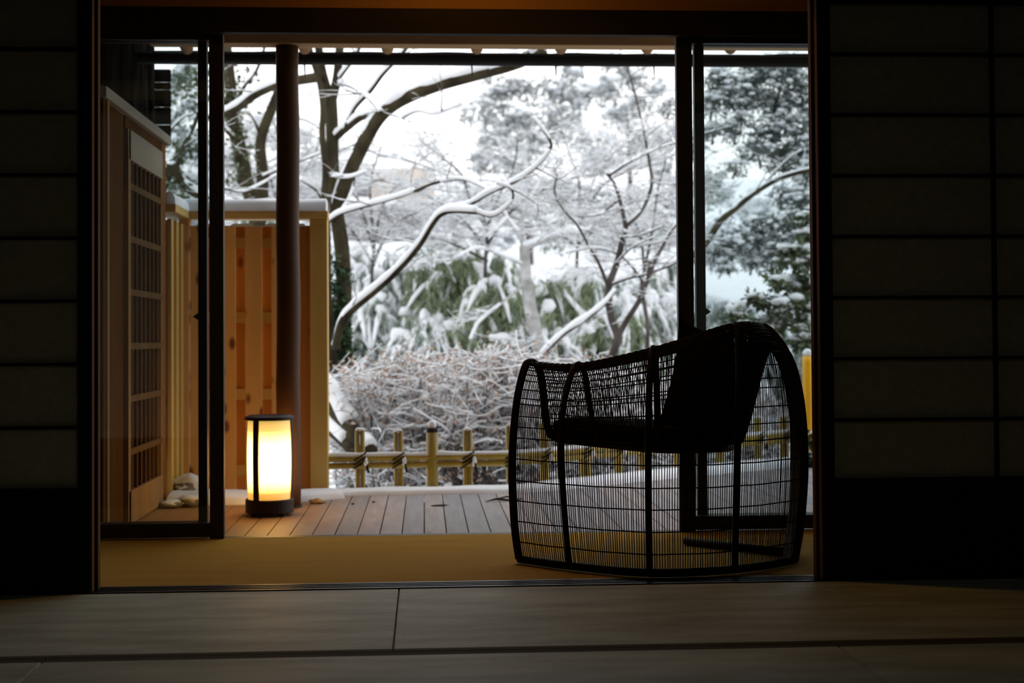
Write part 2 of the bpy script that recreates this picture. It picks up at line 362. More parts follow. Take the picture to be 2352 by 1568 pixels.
# ------------------------------------------------------------------ paper screens
def shoji(x0, x1, y, side, label, vert):
    r = thing('shoji_screen', ((x0+x1)/2, y, 0.0), label, 'paper screen')
    th, sw, ztop, zk = 0.030, 0.036, 1.735, 0.28
    a = MB(); a.box(x0, x0+sw, y-th/2, y+th/2, 0, ztop); a.build('stile', M['black'], r, bevel=0.002)
    a = MB(); a.box(x1-sw, x1, y-th/2, y+th/2, 0, ztop); a.build('stile', M['black'], r, bevel=0.002)
    # inner edge of the stile, warm light on it painted as brown
    if side > 0: a = one('box', x1, x1+0.004, y-th/2+0.002, y+th/2, 0, ztop)
    else: a = one('box', x0-0.004, x0, y-th/2+0.002, y+th/2, 0, ztop)
    e = a.build('edge_strip', M['edge'], r); e['label'] = 'brown edge facing the opening, its warm light painted in'
    one('box', x0+sw, x1-sw, y-th/2, y+th/2, 0, 0.05).build('bottom_rail', M['black'], r)
    one('box', x0+sw, x1-sw, y-th/2, y+th/2, ztop-0.045, ztop).build('top_rail', M['black'], r)
    one('box', x0+sw, x1-sw, y-0.008, y+0.008, 0.05, zk-0.02).build('kick_panel', M['black'], r)
    one('box', x0+sw, x1-sw, y-th/2, y+th/2, zk-0.02, zk+0.012).build('middle_rail', M['black'], r)
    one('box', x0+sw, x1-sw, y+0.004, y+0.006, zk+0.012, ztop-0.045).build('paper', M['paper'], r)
    k = MB(); z = 0.463
    while z < ztop-0.06: k.box(x0+sw, x1-sw, y-0.009, y+0.004, z-0.0045, z+0.0045); z += 0.1795
    for vx in vert: k.box(vx-0.0055, vx+0.0055, y-0.010, y+0.004, zk, ztop-0.05)
    k.build('muntins', M['black'], r)
    return r
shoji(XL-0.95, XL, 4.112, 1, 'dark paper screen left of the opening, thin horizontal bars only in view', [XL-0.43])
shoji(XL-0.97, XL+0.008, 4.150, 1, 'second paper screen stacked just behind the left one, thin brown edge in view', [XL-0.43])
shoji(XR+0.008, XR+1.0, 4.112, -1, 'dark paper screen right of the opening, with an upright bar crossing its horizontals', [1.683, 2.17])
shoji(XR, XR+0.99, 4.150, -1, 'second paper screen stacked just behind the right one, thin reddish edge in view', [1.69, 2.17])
# rest of that wall beyond the screens
struct('wall_2', one('box', -3.2, XL-0.96, 4.09, 4.18, 0, 1.735), M['darkroom'])
struct('wall_3', one('box', XR+0.99, 3.6, 4.09, 4.18, 0, 1.735), M['darkroom'])

# ------------------------------------------------------------------ tatami mats
def tatami(x0, x1, y0, y1, label, border):
    r = thing('tatami_mat', ((x0+x1)/2, (y0+y1)/2, -0.055), label, 'tatami mat')
    one('box', x0+0.0015, x1-0.0015, y0+(0.03 if 'n' in border else 0.0015), y1-(0.03 if 'f' in border else 0.0015), -0.055, -0.003).build('rush_surface', M['tatami'], r, bevel=0.003)
    b = MB()
    if 'n' in border: b.box(x0+0.0015, x1-0.0015, y0+0.0015, y0+0.03, -0.055, -0.0022)
    if 'f' in border: b.box(x0+0.0015, x1-0.0015, y1-0.03, y1-0.0015, -0.055, -0.0022)
    if b.v: o = b.build('border', M['heri'], r, bevel=0.002); o['label'] = 'dark cloth border'
YB = 3.262
tatami(-1.75, -0.0765, YB, 4.083, 'pale tatami mat beside the threshold, left of the short seam', 'n')
tatami(-0.0765, 1.72, YB, 4.083, 'pale tatami mat beside the threshold, right of the short seam', 'n')
tatami(-0.85, 0.945, 2.40, YB, 'nearest tatami mat at the bottom of the view, left of the slanting seam', 'f0')
tatami(0.945, 2.70, 2.40, YB, 'nearest tatami mat in the dark bottom right corner', 'f0')
tatami(-2.6, -0.85, 2.40, YB, 'shaded tatami mat at the bottom left corner of the room', 'f0')
tatami(-3.2, -1.75, YB, 4.083, 'shaded tatami mat under the far left paper screen', 'n')
tatami(1.72, 3.5, YB, 4.083, 'shaded tatami mat under the far right paper screen', 'n')

# ------------------------------------------------------------------ outer sliding glass doors
def glass_door(x0, x1, y, sl, sr, label, rail=(0.006, 0.056)):
    r = thing('glass_door', ((x0+x1)/2, y, 0.0), label, 'sliding door')
    th = 0.034; zt = 1.836
    one('box', x0, x0+sl, y-th/2, y+th/2, 0.0, zt).build('stile', M['door'], r, bevel=0.002)
    one('box', x1-sr, x1, y-th/2, y+th/2, 0.0, zt).build('stile', M['door'], r, bevel=0.002)
    one('box', x0+sl, x1-sr, y-th/2, y+th/2, *rail).build('bottom_rail', M['door'], r)
    one('box', x0+sl, x1-sr, y-th/2, y+th/2, zt-0.05, zt).build('top_rail', M['door'], r)
    p = one('box', x0+sl, x1-sr, y-0.002, y+0.002, rail[1], zt-0.05).build('glass_pane', M['glass'], r)
    return r
def handle(r, x, y, z, s):
    h = MB()
    h.add([(x, y-0.008, z-0.012), (x, y+0.008, z-0.012), (x+s*0.022, y+0.003, z+0.001), (x+s*0.022, y-0.003, z+0.001), (x, y-0.008, z+0.016), (x, y+0.008, z+0.016)],
          [(0, 3, 2, 1), (0, 1, 5, 4), (0, 4, 3), (1, 2, 5), (4, 5, 2, 3)])
    st_ = [c for c in bpy.data.objects if c.parent == r and c.name.startswith('stile')]
    h.build('handle', M['iron'], st_[1] if s < 0 else st_[0])
d1 = glass_door(-1.735, -0.783, 5.205, 0.035, 0.032, 'left sliding glass door with bottom rail, cedar lattice seen through it')
handle(d1, -0.815, 5.205, 0.792, -1)
d2 = glass_door(-1.69, -0.718, 5.16, 0.04, 0.050, 'sliding glass door stacked in front of the left one, wider black stile')
d3 = glass_door(0.925, 1.91, 5.16, 0.058, 0.04, 'sliding glass door on the right, brown front stile rising behind the chair')
d4 = glass_door(1.000, 1.96, 5.205, 0.036, 0.035, 'right sliding glass door standing behind the brown stile, darker and narrower stile')
handle(d4, 1.036, 5.205, 0.80, 1)
struct('wall_4', one('box', -3.2, -1.74, 5.12, 5.235, 0, 1.80), M['verwall'])
struct('wall_5', one('box', 1.97, 3.6, 5.12, 5.235, 0, 1.80), M['verwall'])

# ------------------------------------------------------------------ deck
DZ = -0.03
deck = MB(); rnd = random.Random(3)
x = -3.0; bw = 0.0845; x = -0.005-bw*36
while x < 4.3:
    yf = 6.93 if x < 0.42 else 6.93+(x-0.42)*0.78
    yf = min(yf, 8.55)
    deck.box(x+0.0022, x+bw-0.0022, 5.238, yf, DZ-0.03, DZ+rnd.uniform(-0.001, 0.001), tone=rnd.random()); x += bw
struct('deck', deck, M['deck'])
struct('deck_base', one('box', -3.1, 4.3, 5.25, 6.85, -0.5, -0.075), M['bark'])
# snow lying along the far edge of the deck
def strip_snow(pts, wfun, hfun, z, nseg=6, seed=1):
    m = MB(); P = [Vector(p) for p in bez([tuple(p) for p in pts], 24)]; n = len(P); K = 9; r = random.Random(seed)
    for i, p in enumerate(P):
        d = (P[min(i+1, n-1)]-P[max(i-1, 0)]).normalized(); nn = Vector((-d.y, d.x, 0))
        wdt = wfun(i/(n-1)); h = hfun(i/(n-1))
        for j in range(K):
            a = pi*j/(K-1); c = cos(a)
            q = 1+0.18*noise.noise(Vector((p.x*6, p.y*6, c*2)))
            zz = z+h*min(1, sin(a)**0.5*1.02)*q if 0 < j < K-1 else z
            v = p-nn*(c*wdt/2*(1+0.12*noise.noise(Vector((p.x*9, p.y*5, c)))))
            m.v.append((v.x, v.y, zz))
    for i in range(n-1):
        for j in range(K-1): m.f.append((i*K+j, (i+1)*K+j, (i+1)*K+j+1, i*K+j+1))
    m.f.append(tuple(range(K))); m.f.append(tuple((n-1)*K+j for j in range(K))[::-1])
    return m
s = strip_snow([(-0.62, 6.80, 0), (-0.2, 6.86, 0), (0.42, 6.88, 0), (0.8, 7.14, 0), (1.4, 7.60, 0), (2.5, 8.40, 0)], lambda t: 0.16+0.10*t, lambda t: 0.022+0.02*t, DZ-0.001)
tag(s.build('snow_strip', M['snow'], smooth=True, origin=(0, 6.9, DZ)), 'low strip of snow along the far edge of the plank deck under the bamboo fence', 'snow')
# melting snow slab behind the lantern (rests on the deck)
s = strip_snow([(-1.14, 6.62, 0), (-0.95, 6.60, 0), (-0.78, 6.60, 0), (-0.55, 6.68, 0), (-0.42, 6.74, 0)], lambda t: 0.34-0.12*t, lambda t: 0.055-0.02*t, DZ-0.001)
tag(s.build('snow_slab', M['snow'], smooth=True, origin=(-0.8, 6.6, DZ)), 'thick slab of snow on the deck against the cedar fence behind the lantern', 'snow')

# stones dusted with snow beside the lattice door
rs = random.Random(5)
def stone(px, py, w_, h_, label, sn=True):
    c = at(px, py, Z=DZ)
    r = thing('garden_stone', (c.x, c.y, DZ), label, 'stone', 'stones by the lattice door')
    m = MB(); m.blob((c.x, c.y, DZ+h_*0.45), w_, w_*0.7, h_*0.55, 14, 9, 0.25, rs); m.build('rock', M['stone'], r, smooth=True)
    m = MB(); m.blob((c.x, c.y, DZ+h_*0.72), w_*0.98, w_*0.72, h_*0.42, 14, 9, 0.25, rs); m.build('snow_cap', M['snow'], r, smooth=True)
stone(394, 1143, 0.045, 0.075, 'small snow-capped stone nearest the lattice door foot')
stone(437, 1148, 0.075, 0.10, 'largest rounded snow-capped stone by the glass door stile')
stone(390, 1166, 0.05, 0.03, 'flat snow-dusted stone in front of the round ones, on the left')
stone(440, 1163, 0.06, 0.045, 'low snow-dusted stone in front of the largest one')
m = MB(); c = at(730, 1156, Z=DZ); m.blob((c.x, c.y, DZ+0.008), 0.035, 0.03, 0.012, 12, 6, 0.4, rs)
tag(m.build('fallen_leaf', M['leafbrown'], smooth=True, origin=(c.x, c.y, DZ)), 'curled pale brown leaf lying on the deck right of the log post', 'leaf')
m = MB(); c = at(1150, 1152, Z=DZ)
m.tube([c+Vector((-0.07, -0.02, 0.004)), c+Vector((-0.02, 0.01, 0.012)), c+Vector((0.05, 0.0, 0.006)), c+Vector((0.1, 0.02, 0.01))], [0.002, 0.006, 0.005, 0.003], 5)
m.tube([c+Vector((-0.02, 0.01, 0.012)), c+Vector((0.03, 0.03, 0.02)), c+Vector((0.09, 0.04, 0.006))], [0.003, 0.004, 0.002], 5)
tag(m.build('fallen_twig', M['twig'], origin=(c.x, c.y, DZ)), 'dark broken twig lying on the deck left of the chair', 'twig')
ri = 0
for px, py, lab in ((858, 1154, 'small dark seed on the deck below the second fence picket'), (810, 1158, 'tiny dark bit on the deck left of the seed'), (1010, 1162, 'thin dark pine needle lying across the middle deck boards')):
    c = at(px, py, Z=DZ); m = MB(); m.blob((c.x, c.y, DZ+0.003), 0.008 if 'needle' not in lab else 0.04, 0.008 if 'needle' not in lab else 0.003, 0.004, 8, 5, 0.2, rs)
    tag(m.build('garden_debris', M['twig'], origin=(c.x, c.y, DZ)), lab, 'debris')

# ------------------------------------------------------------------ log post and eaves
c = at(665, 1163, Z=DZ); PX, PY = c.x, 6.32
r = thing('log_post', (PX, PY, DZ), 'round brown log post holding the eaves, standing behind the lantern', 'post')
m = MB(); m.tube([(PX+0.002*sin(z*9), PY, z) for z in [DZ+0.02*0+i*0.1070 for i in range(20)]], [0.053-0.0035*i/20+0.0006*sin(i*1.7) for i in range(20)], 20); m.build('shaft', M['log'], r, smooth=True)
m = MB(); m.tube([(PX, PY, DZ), (PX, PY, DZ+0.012)], 0.058, 20); m.build('base_plate', M['iron'], r)
struct('eave_beam', one('box', -1.20, 3.4, 6.26, 6.36, 2.006, 2.062), M['beam'], bevel=0.004)
_t = MB(); _t.add([(-3.0, 5.24, 2.27), (3.6, 5.24, 2.27), (3.6, 6.63, 2.092), (-3.0, 6.63, 2.092), (-3.0, 5.24, 2.32), (3.6, 5.24, 2.32), (3.6, 6.63, 2.142), (-3.0, 6.63, 2.142)], [(0, 3, 2, 1), (4, 5, 6, 7), (0, 1, 5, 4), (1, 2, 6, 5), (2, 3, 7, 6), (3, 0, 4, 7)])
struct('eave_roof', _t, M['lintel'])
# round rafters: noses show over the gutter
for i, px in enumerate((700, 890, 1095, 1288, 1486, 1677)):
    e = at(px, 112, Y=6.62)
    m = MB(); m.tube([(e.x, 5.26, 2.235), (e.x, 6.62, e.z)], 0.028, 14)
    where = ['closest to the log post', 'second from the log post', 'third from the log post', 'fourth from the log post', 'just left of the right hand door stiles', 'right of the door stiles, above the right hand pane'][i]
    tag(m.build('round_rafter', M['rafter'], smooth=False, origin=(e.x, 6.0, 2.2)), 'round rafter end above the gutter, ' + where, 'rafter', 'round rafters under the eaves')
e = at(430, 112, Y=6.62); m = MB(); m.tube([(e.x, 5.26, 2.235), (e.x, 6.62, e.z)], 0.028, 14)
tag(m.build('round_rafter', M['rafter'], origin=(e.x, 6.0, 2.2)), 'round rafter end above the gutter, seen left of the dark door stiles', 'rafter', 'round rafters under the eaves')
# gutter
r = thing('gutter', (0.5, 6.72, 2.0), 'dark half-round gutter running along the eaves with snow on its lip', 'gutter')
m = MB(); K = 10; z0, z1 = 2.052, 2.052
gx0, gx1 = -1.45, 3.3
prof = [(0.045*cos(pi+pi*k/K), 0.052*sin(pi+pi*k/K)) for k in range(K+1)]
for xx in (gx0, gx1):
    for (a, b) in prof: m.v.append((xx, 6.72+a, z0+b))
    for (a, b) in prof: m.v.append((xx, 6.72+a*0.9, z0+b*0.9))
n_ = 2*(K+1)
for k in range(K): m.f += [(k, k+1, n_+k+1, n_+k), (K+1+k, n_+K+1+k, n_+K+2+k, K+2+k)]
m.f += [(0, n_, n_+K+1, K+1), (K, 2*K+1, n_+2*K+1, n_+K)]
m.build('trough', M['metal'], r, smooth=True)
s = MB(); xs = [gx0+i*0.05 for i in range(95)]
s.tube([(x_, 6.72, z0-0.012+0.006*noise.noise(Vector((x_*5, 0, 0)))) for x_ in xs], [0.022+0.010*noise.noise(Vector((x_*3, 4, 0))) for x_ in xs], 8)
s.build('snow', M['bark'], r, smooth=True)
for px in (700, 1083, 1275, 1500):
    e = at(px, 142, Y=6.72); one('tube', [(e.x, 6.70, z0-0.05), (e.x+0.002, 6.70, z0-0.085), (e.x+0.003, 6.70, z0-0.12)], [0.004, 0.003, 0.0006], 5).build('icicle', M['metal'], r)

# ------------------------------------------------------------------ cedar board fence behind the lantern
FX0, FX1, FY = -1.16, -0.472, 7.02
r = thing('board_fence', ((FX0+FX1)/2, FY, DZ), 'new cedar board fence with staggered boards and a snowy cap rail, behind the lantern', 'fence')
def px_x(px, Y): return at(px, 800, Y=Y).x
top = at(620, 503, Y=FY-0.03).z
for a, b, mm in ((437, 470, 'cedar'), (500, 541, 'cedar'), (563, 602, 'cedar'), (624, 664, 'cedar'), (672, 712, 'cedar_deep')):
    one('box', px_x(a, FY-0.03), px_x(b, FY-0.03), FY-0.03, FY-0.012, DZ, top-0.035).build('board', M[mm], r, bevel=0.002)
for a, b in ((468, 506), (536, 568), (597, 630), (655, 680)):
    one('box', px_x(a, FY+0.02), px_x(b, FY+0.02), FY+0.012, FY+0.03, DZ, top-0.035).build('back_board', M['cedar_deep'], r)
for pyc in (558, 729, 905, 1080):
    zc = at(600, pyc, Y=FY-0.01).z
    one('box', FX0, FX1-0.04, FY-0.012, FY+0.012, zc-0.026, zc+0.026).build('batten', M['cypressX'], r)
one('box', px_x(712, FY-0.04), FX1, FY-0.045, FY+0.045, DZ, top).build('post', M['cypress'], r, bevel=0.004)
one('box', FX0-0.03, FX0+0.02, FY-0.04, FY+0.045, DZ, top).build('post', M['cedar'], r, bevel=0.004)
one('box', FX0-0.04, FX1+0.004, FY-0.06, FY+0.06, top, top+0.038).build('cap_rail', M['cypressX'], r, bevel=0.003)
s = strip_snow([(FX0-0.03, FY, 0), ((FX0+FX1)/2, FY, 0), (FX1-0.005, FY, 0)], lambda t: 0.125, lambda t: 0.062, top+0.037); sn = s.build('snow', M['snow'], r, smooth=True)
s = strip_snow([(FX0, FY-0.03, 0), (-0.8, FY-0.03, 0), (FX1-0.07, FY-0.03, 0)], lambda t: 0.03, lambda t: 0.014*(1 if int(t*9) % 2 else 0.3), top-0.036); s.build('snow', M['snow'], r, smooth=True)
one('box', FX0+0.02, FX1-0.07, FY-0.014, FY+0.035, top-0.036, top-0.034).build('under_rail', M['cedar_deep'], r)
# return of the fence toward the house
SX = -1.175
r = thing('side_fence', (SX, 6.8, DZ), 'short cedar return fence joining the lattice partition to the board fence', 'fence')
yy = [6.60, 6.67, 6.735, 6.80, 6.865, 6.93]
for i in range(6):
    o_ = 0.018 if i % 2 == 0 else -0.006
    one('box', SX-0.02+o_, SX+0.0+o_, yy[i], yy[i]+0.058, DZ, top-0.03).build('board', M['cypress' if i % 2 == 0 else 'cedar'], r, bevel=0.002)
one('box', SX-0.06, SX+0.04, 6.58, FY-0.065, top, top+0.036).build('cap_rail', M['cypress'], r)
s = strip_snow([(SX-0.01, 6.59, 0), (SX-0.01, 6.8, 0), (SX-0.01, FY-0.07, 0)], lambda t: 0.10, lambda t: 0.06, top+0.034); s.build('snow', M['snow'], r, smooth=True)

# ------------------------------------------------------------------ lattice partition (runs out from the house on the left)
LX = -1.18
def ly(px): return at(px, 780, X=LX).y
ztop = 1.60
r = thing('lattice_partition', (LX, 5.9, DZ), 'cedar partition with a grid lattice panel under a pale grey cap, behind the left glass door', 'partition')
one('box', LX-0.05, LX+0.022, 5.27, 6.60, ztop, ztop+0.042).build('cap_rail', M['cap'], r, bevel=0.003)
one('box', LX-0.03, LX+0.01, 5.27, ly(247), DZ, ztop).build('post', M['side'], r, bevel=0.003)
one('box', LX-0.02, LX-0.006, ly(247), ly(288), DZ, ztop).build('panel_board', M['side'], r)
one('box', LX-0.03, LX+0.004, ly(370), 6.56, DZ, ztop).build('post', M['redpost'], r, bevel=0.004)
one('box', LX-0.02, LX, ly(288), ly(370), ztop-0.05, ztop).build('head_board', M['side'], r)
lp = one('box', LX-0.006, LX+0.012, ly(288), ly(294), 0.0-0.02, ztop-0.05).build('lattice_frame', M['frame'], r)
y0_, y1_ = ly(290), ly(368)
one('box', LX-0.006, LX+0.012, y0_, y1_, ztop-0.17, ztop-0.05).build('head_rail', M['cap'], r)
one('box', LX-0.005, LX+0.014, ly(238), ly(243), DZ, ztop).build('edge_strip', M['frame'], r)
m = MB(); m.box(LX-0.006, LX+0.008, y1_-0.02, y1_, -0.02, ztop-0.05); m.box(LX-0.006, LX+0.012, y0_, y1_, -0.02, 0.11)
o = m.build('lattice_frame', M['frame'], r)
m = MB()
for i in range(7):
    yc = y0_+0.03+(y1_-y0_-0.06)*(i+0.7)/7.4; m.box(LX-0.004, LX+0.006, yc-0.006, yc+0.006, 0.11, ztop-0.17)
m.build('lattice_bars', M['lattice'], r)
m = MB()
for pyc in (445, 560, 676, 794, 909, 1025):
    zc = at(330, pyc, X=LX).z; m.box(LX-0.002, LX+0.009, y0_, y1_, zc-0.013, zc+0.013)
m.build('lattice_rails', M['lattice'], r)
one('box', LX-0.03, LX-0.022, y0_, y1_, -0.02, ztop-0.06).build('backing', M['screen'], r)
# dark bark-clad bay of the house above it
r = thing('bark_wall', (-1.36, 6.0, DZ), 'dark bark-clad side wall rising behind the lattice partition under the eaves', 'wall')
m = MB(); nz, ny = 26, 30
yA, yB = 5.28, at(352, 250, X=-1.34).y
for i in range(ny+1):
    for j in range(nz+1):
        y_ = yA+(yB-yA)*i/ny; z_ = 0.2+2.03*j/nz; m.v.append((-1.34+0.02*noise.noise(Vector((y_*14, z_*2.5, 0))), y_, z_))
for i in range(ny):
    for j in range(nz): a = i*(nz+1)+j; m.f.append((a, a+1, a+nz+2, a+nz+1))
m.box(-1.5, -1.37, yA, yB, 0.2, 2.23)
m.build('cladding', M['bark'], r, smooth=True)
e0 = at(342, 250, X=-1.33).y
one('box', -1.37, -1.315, e0, e0+0.07, 0.0, 2.2).build('corner_post', M['bark'], r, bevel=0.004)
for pa, pb in ((160, 186), (190, 203), (207, 243), (247, 284), (288, 330)):
    za, zb = at(370, pa, Y=yB+0.1).z, at(370, pb, Y=yB+0.1).z
    one('box', -1.36, -1.275, yB+0.09, yB+0.13, zb, za).build('shingle', M['bark'], r)

# ------------------------------------------------------------------ lantern
LC = Vector((-0.655, 6.06, DZ))
r = thing('floor_lantern', LC, 'glowing round paper lantern with dark slats, standing on the deck before the log post', 'lantern')
R0, R1 = 0.093, 0.090
m = MB(); m.lathe((LC.x, LC.y, LC.z), [(0.098, 0.012), (0.101, 0.016), (0.101, 0.066), (0.098, 0.070)], 40); m.build('base', M['lantern'], r)
for k in range(4):
    a = pi/4+k*pi/2; m = MB(); m.lathe((LC.x+0.085*cos(a), LC.y+0.085*sin(a), LC.z), [(0.011, 0), (0.012, 0.016)], 10); m.build('foot', M['lantern'], r)
prof = [(0.090+0.0035*sin(pi*k/8), 0.07+0.332*k/8) for k in range(9)]
m = MB(); m.lathe((LC.x, LC.y, LC.z), prof, 48)
m.f = m.f[:-2]; o = m.build('lamp_shade', M['lamp_paper'], r, smooth=True); o['label'] = 'glowing cream paper shade'
m = MB(); m.lathe((LC.x, LC.y, LC.z), [(0.098, 0.400), (0.104, 0.403), (0.104, 0.414), (0.085, 0.421)], 40); m.build('top_cap', M['lantern'], r)
for a in (-pi/2-0.515, -pi/2+1.45, pi/2-0.3):
    m = MB(); n = 8; rr = 0.0975
    for k in range(n+1):
        z = LC.z+0.066+0.336*k/n; q = rr+0.0035*sin(pi*k/n); wd = 0.135
        for da, dr in ((-wd, 0), (wd, 0), (wd, -0.006), (-wd, -0.006)): m.v.append((LC.x+(q+dr)*cos(a+da), LC.y+(q+dr)*sin(a+da), z))
    for k in range(n):
        for j in range(4): m.f.append((k*4+j, k*4+(j+1) % 4, k*4+4+(j+1) % 4, k*4+4+j))
    m.build('slat', M['lantern'], r)

# ------------------------------------------------------------------ bamboo fence
def fpt(x):          # centre line of the bamboo fence
    return 7.05 if x < 0.42 else 7.05+(x-0.42)*0.78
RZ = 0.125
r = thing('bamboo_rail', (0.6, 7.3, RZ), 'double bamboo rail of the garden fence with snow lying along its top', 'fence rail')
def rail(z, rad, off, x0=-0.6, x1=2.6):
    m = MB(); xs = [x0+(x1-x0)*i/60 for i in range(61)]
    m.tube([(x_, fpt(x_)+off, z+0.004*sin(x_*2)) for x_ in xs], [rad*(1+(0.08 if i % 9 == 0 else 0)) for i in range(61)], 10); return m
rail(RZ, 0.017, -0.028).build('upper_cane', M['bamboo'], r, smooth=True)
rail(RZ-0.035, 0.016, -0.026).build('lower_cane', M['bamboo'], r, smooth=True)
m = MB(); xs = [-0.6+3.2*i/90 for i in range(91)]
m.tube([(x_, fpt(x_)-0.028, RZ+0.014+0.004*noise.noise(Vector((x_*8, 0, 0)))) for x_ in xs], [0.014+0.004*noise.noise(Vector((x_*5, 0, 3))) for x_ in xs], 8)
m.build('snow', M['snow'], r, smooth=True)
def picket(px, wpx, ytop, kind, label, grp='bamboo pickets of the garden fence'):
    # find point on the fence line along that pixel column
    Y = 7.05
    for _ in range(12): Y = fpt(at(px, 900, Y=Y).x)
    c = at(px, 900, Y=Y); zt = at(px, ytop, Y=Y).z; wd = wpx*Y/F
    r = thing('bamboo_picket' if kind != 'post' else 'bamboo_post', (c.x, Y, -0.5), label, 'fence post', grp)
    if kind == 'pair':
        for s_, off in ((-1, 0.0), (1, 0.004)):
            m = MB(); x_ = c.x+s_*wd*0.26; m.tube([(x_+0.002*s_, Y, -0.5), (x_, Y, -0.1), (x_-0.002, Y, zt+off)], wd*0.25, 8); m.build('cane', M['bamboo'], r, smooth=True)
        m = MB(); m.blob((c.x, Y, zt+0.006), wd*0.45, 0.014, 0.010, 8, 5, 0.2, rs); m.build('snow_cap', M['snow'], r, smooth=True)
        m = MB()
        for q in range(3):
            a0 = RZ-0.05+q*0.02
            m.tube([(c.x-wd*0.6, Y-0.045, a0), (c.x, Y-0.055, a0+0.018), (c.x+wd*0.6, Y-0.045, a0+0.036), (c.x+wd*0.6, Y+0.012, a0+0.03), (c.x-wd*0.6, Y+0.012, a0), (c.x-wd*0.6, Y-0.045, a0)], 0.004, 5)
        m.tube([(c.x+wd*0.3, Y-0.055, RZ), (c.x+wd*0.7, Y-0.065, RZ-0.03), (c.x+wd*0.9, Y-0.06, RZ-0.07)], 0.006, 6)
        m.build('cord', M['cord'], r)
        m = MB(); m.blob((c.x+wd*0.65, Y-0.064, RZ-0.02), 0.010, 0.008, 0.024, 8, 6, 0.3, rs); m.build('snow', M['snow'], r, smooth=True)
    else:
        m = MB(); m.tube([(c.x, Y-0.02, -0.5), (c.x, Y-0.02, 0.0), (c.x, Y-0.02, zt)], wd/2, 16); m.build('cane', M['bamboo'], r, smooth=True)
        m = MB(); m.tube([(c.x, Y-0.02, zt), (c.x, Y-0.02, zt+0.020)], wd/2*0.96, 16); m.build('top_cap', M['charred'], r)
        m = MB(); m.blob((c.x, Y-0.02, zt+0.038), wd*0.38, wd*0.38, 0.022, 14, 8, 0.06, rs); m.build('snow_cap', M['snow'], r, smooth=True)
picket(827, 22, 989, 'pair', 'split bamboo picket nearest the cedar fence')
picket(915, 21, 992, 'pair', 'split bamboo picket between the cedar fence and the thick post')
picket(992, 27, 992, 'post', 'thick bamboo post with charred top and a dome of snow', 'thick bamboo posts')
picket(1074, 21, 988, 'pair', 'split bamboo picket right of the thick snow-domed post')
picket(1172, 20, 978, 'pair', 'split bamboo picket just left of the wicker chair')
for i, (px, wp) in enumerate(((1250, 20), (1343, 26), (1420, 17), (1474, 18), (1556, 18), (1652, 18), (1740, 18), (1800, 18))):
    picket(px, wp, 972-i*2, 'pair', 'split bamboo picket seen through the chair weave, ' + ['closest to its left end', 'left of its middle, the thickest', 'just left of its middle rib', 'behind its middle rib', 'beside the brown door stile', 'right of the door stiles', 'under its right arm', 'closest to its right end'][i])
c = at(1858, 1060, Y=8.25); zt = at(1858, 818, Y=8.25).z
r = thing('bamboo_post', (c.x, 8.25, -0.5), 'tall golden bamboo post with snow cap beside the right jamb', 'fence post', 'thick bamboo posts')
m = MB(); zs = [-0.5+i*(zt+0.5)/30 for i in range(31)]
m.tube([(c.x, 8.25, z_) for z_ in zs], [0.033*(1.05 if i % 7 == 3 else 1) for i in range(31)], 16); m.build('cane', M['bambooY'], r, smooth=True)
m = MB(); m.blob((c.x, 8.25, zt+0.018), 0.03, 0.03, 0.026, 14, 8, 0.06, rs); m.build('snow_cap', M['snow'], r, smooth=True)
r = thing('brushwood_screen', (c.x+0.35, 8.28, -0.5), 'brown brushwood screen panel beside the golden bamboo post at the right jamb', 'screen')
m = MB()
for i in range(70):
    x_ = c.x+0.037+i*0.01; m.tube([(x_, 8.28, -0.5), (x_+0.003, 8.28, 0.1), (x_, 8.28, zt-0.05+rs.uniform(-0.01, 0.01))], 0.006, 5)
m.build('brushwood', M['cedar_deep'], r)
m = MB()
for i in range(28): m.tube([(c.x+0.03, 8.27, -0.4+i*0.036), (c.x+0.74, 8.27, -0.4+i*0.036)], 0.004, 4)
m.build('lashing', M['screen'], r)
# ------------------------------------------------------------------ woven rattan lounge chair
def cpt(px, py, Y): return tuple(at(px, py, Y=Y))
def bpt(px, py, Z=0.013): return tuple(at(px, py, Z=Z))
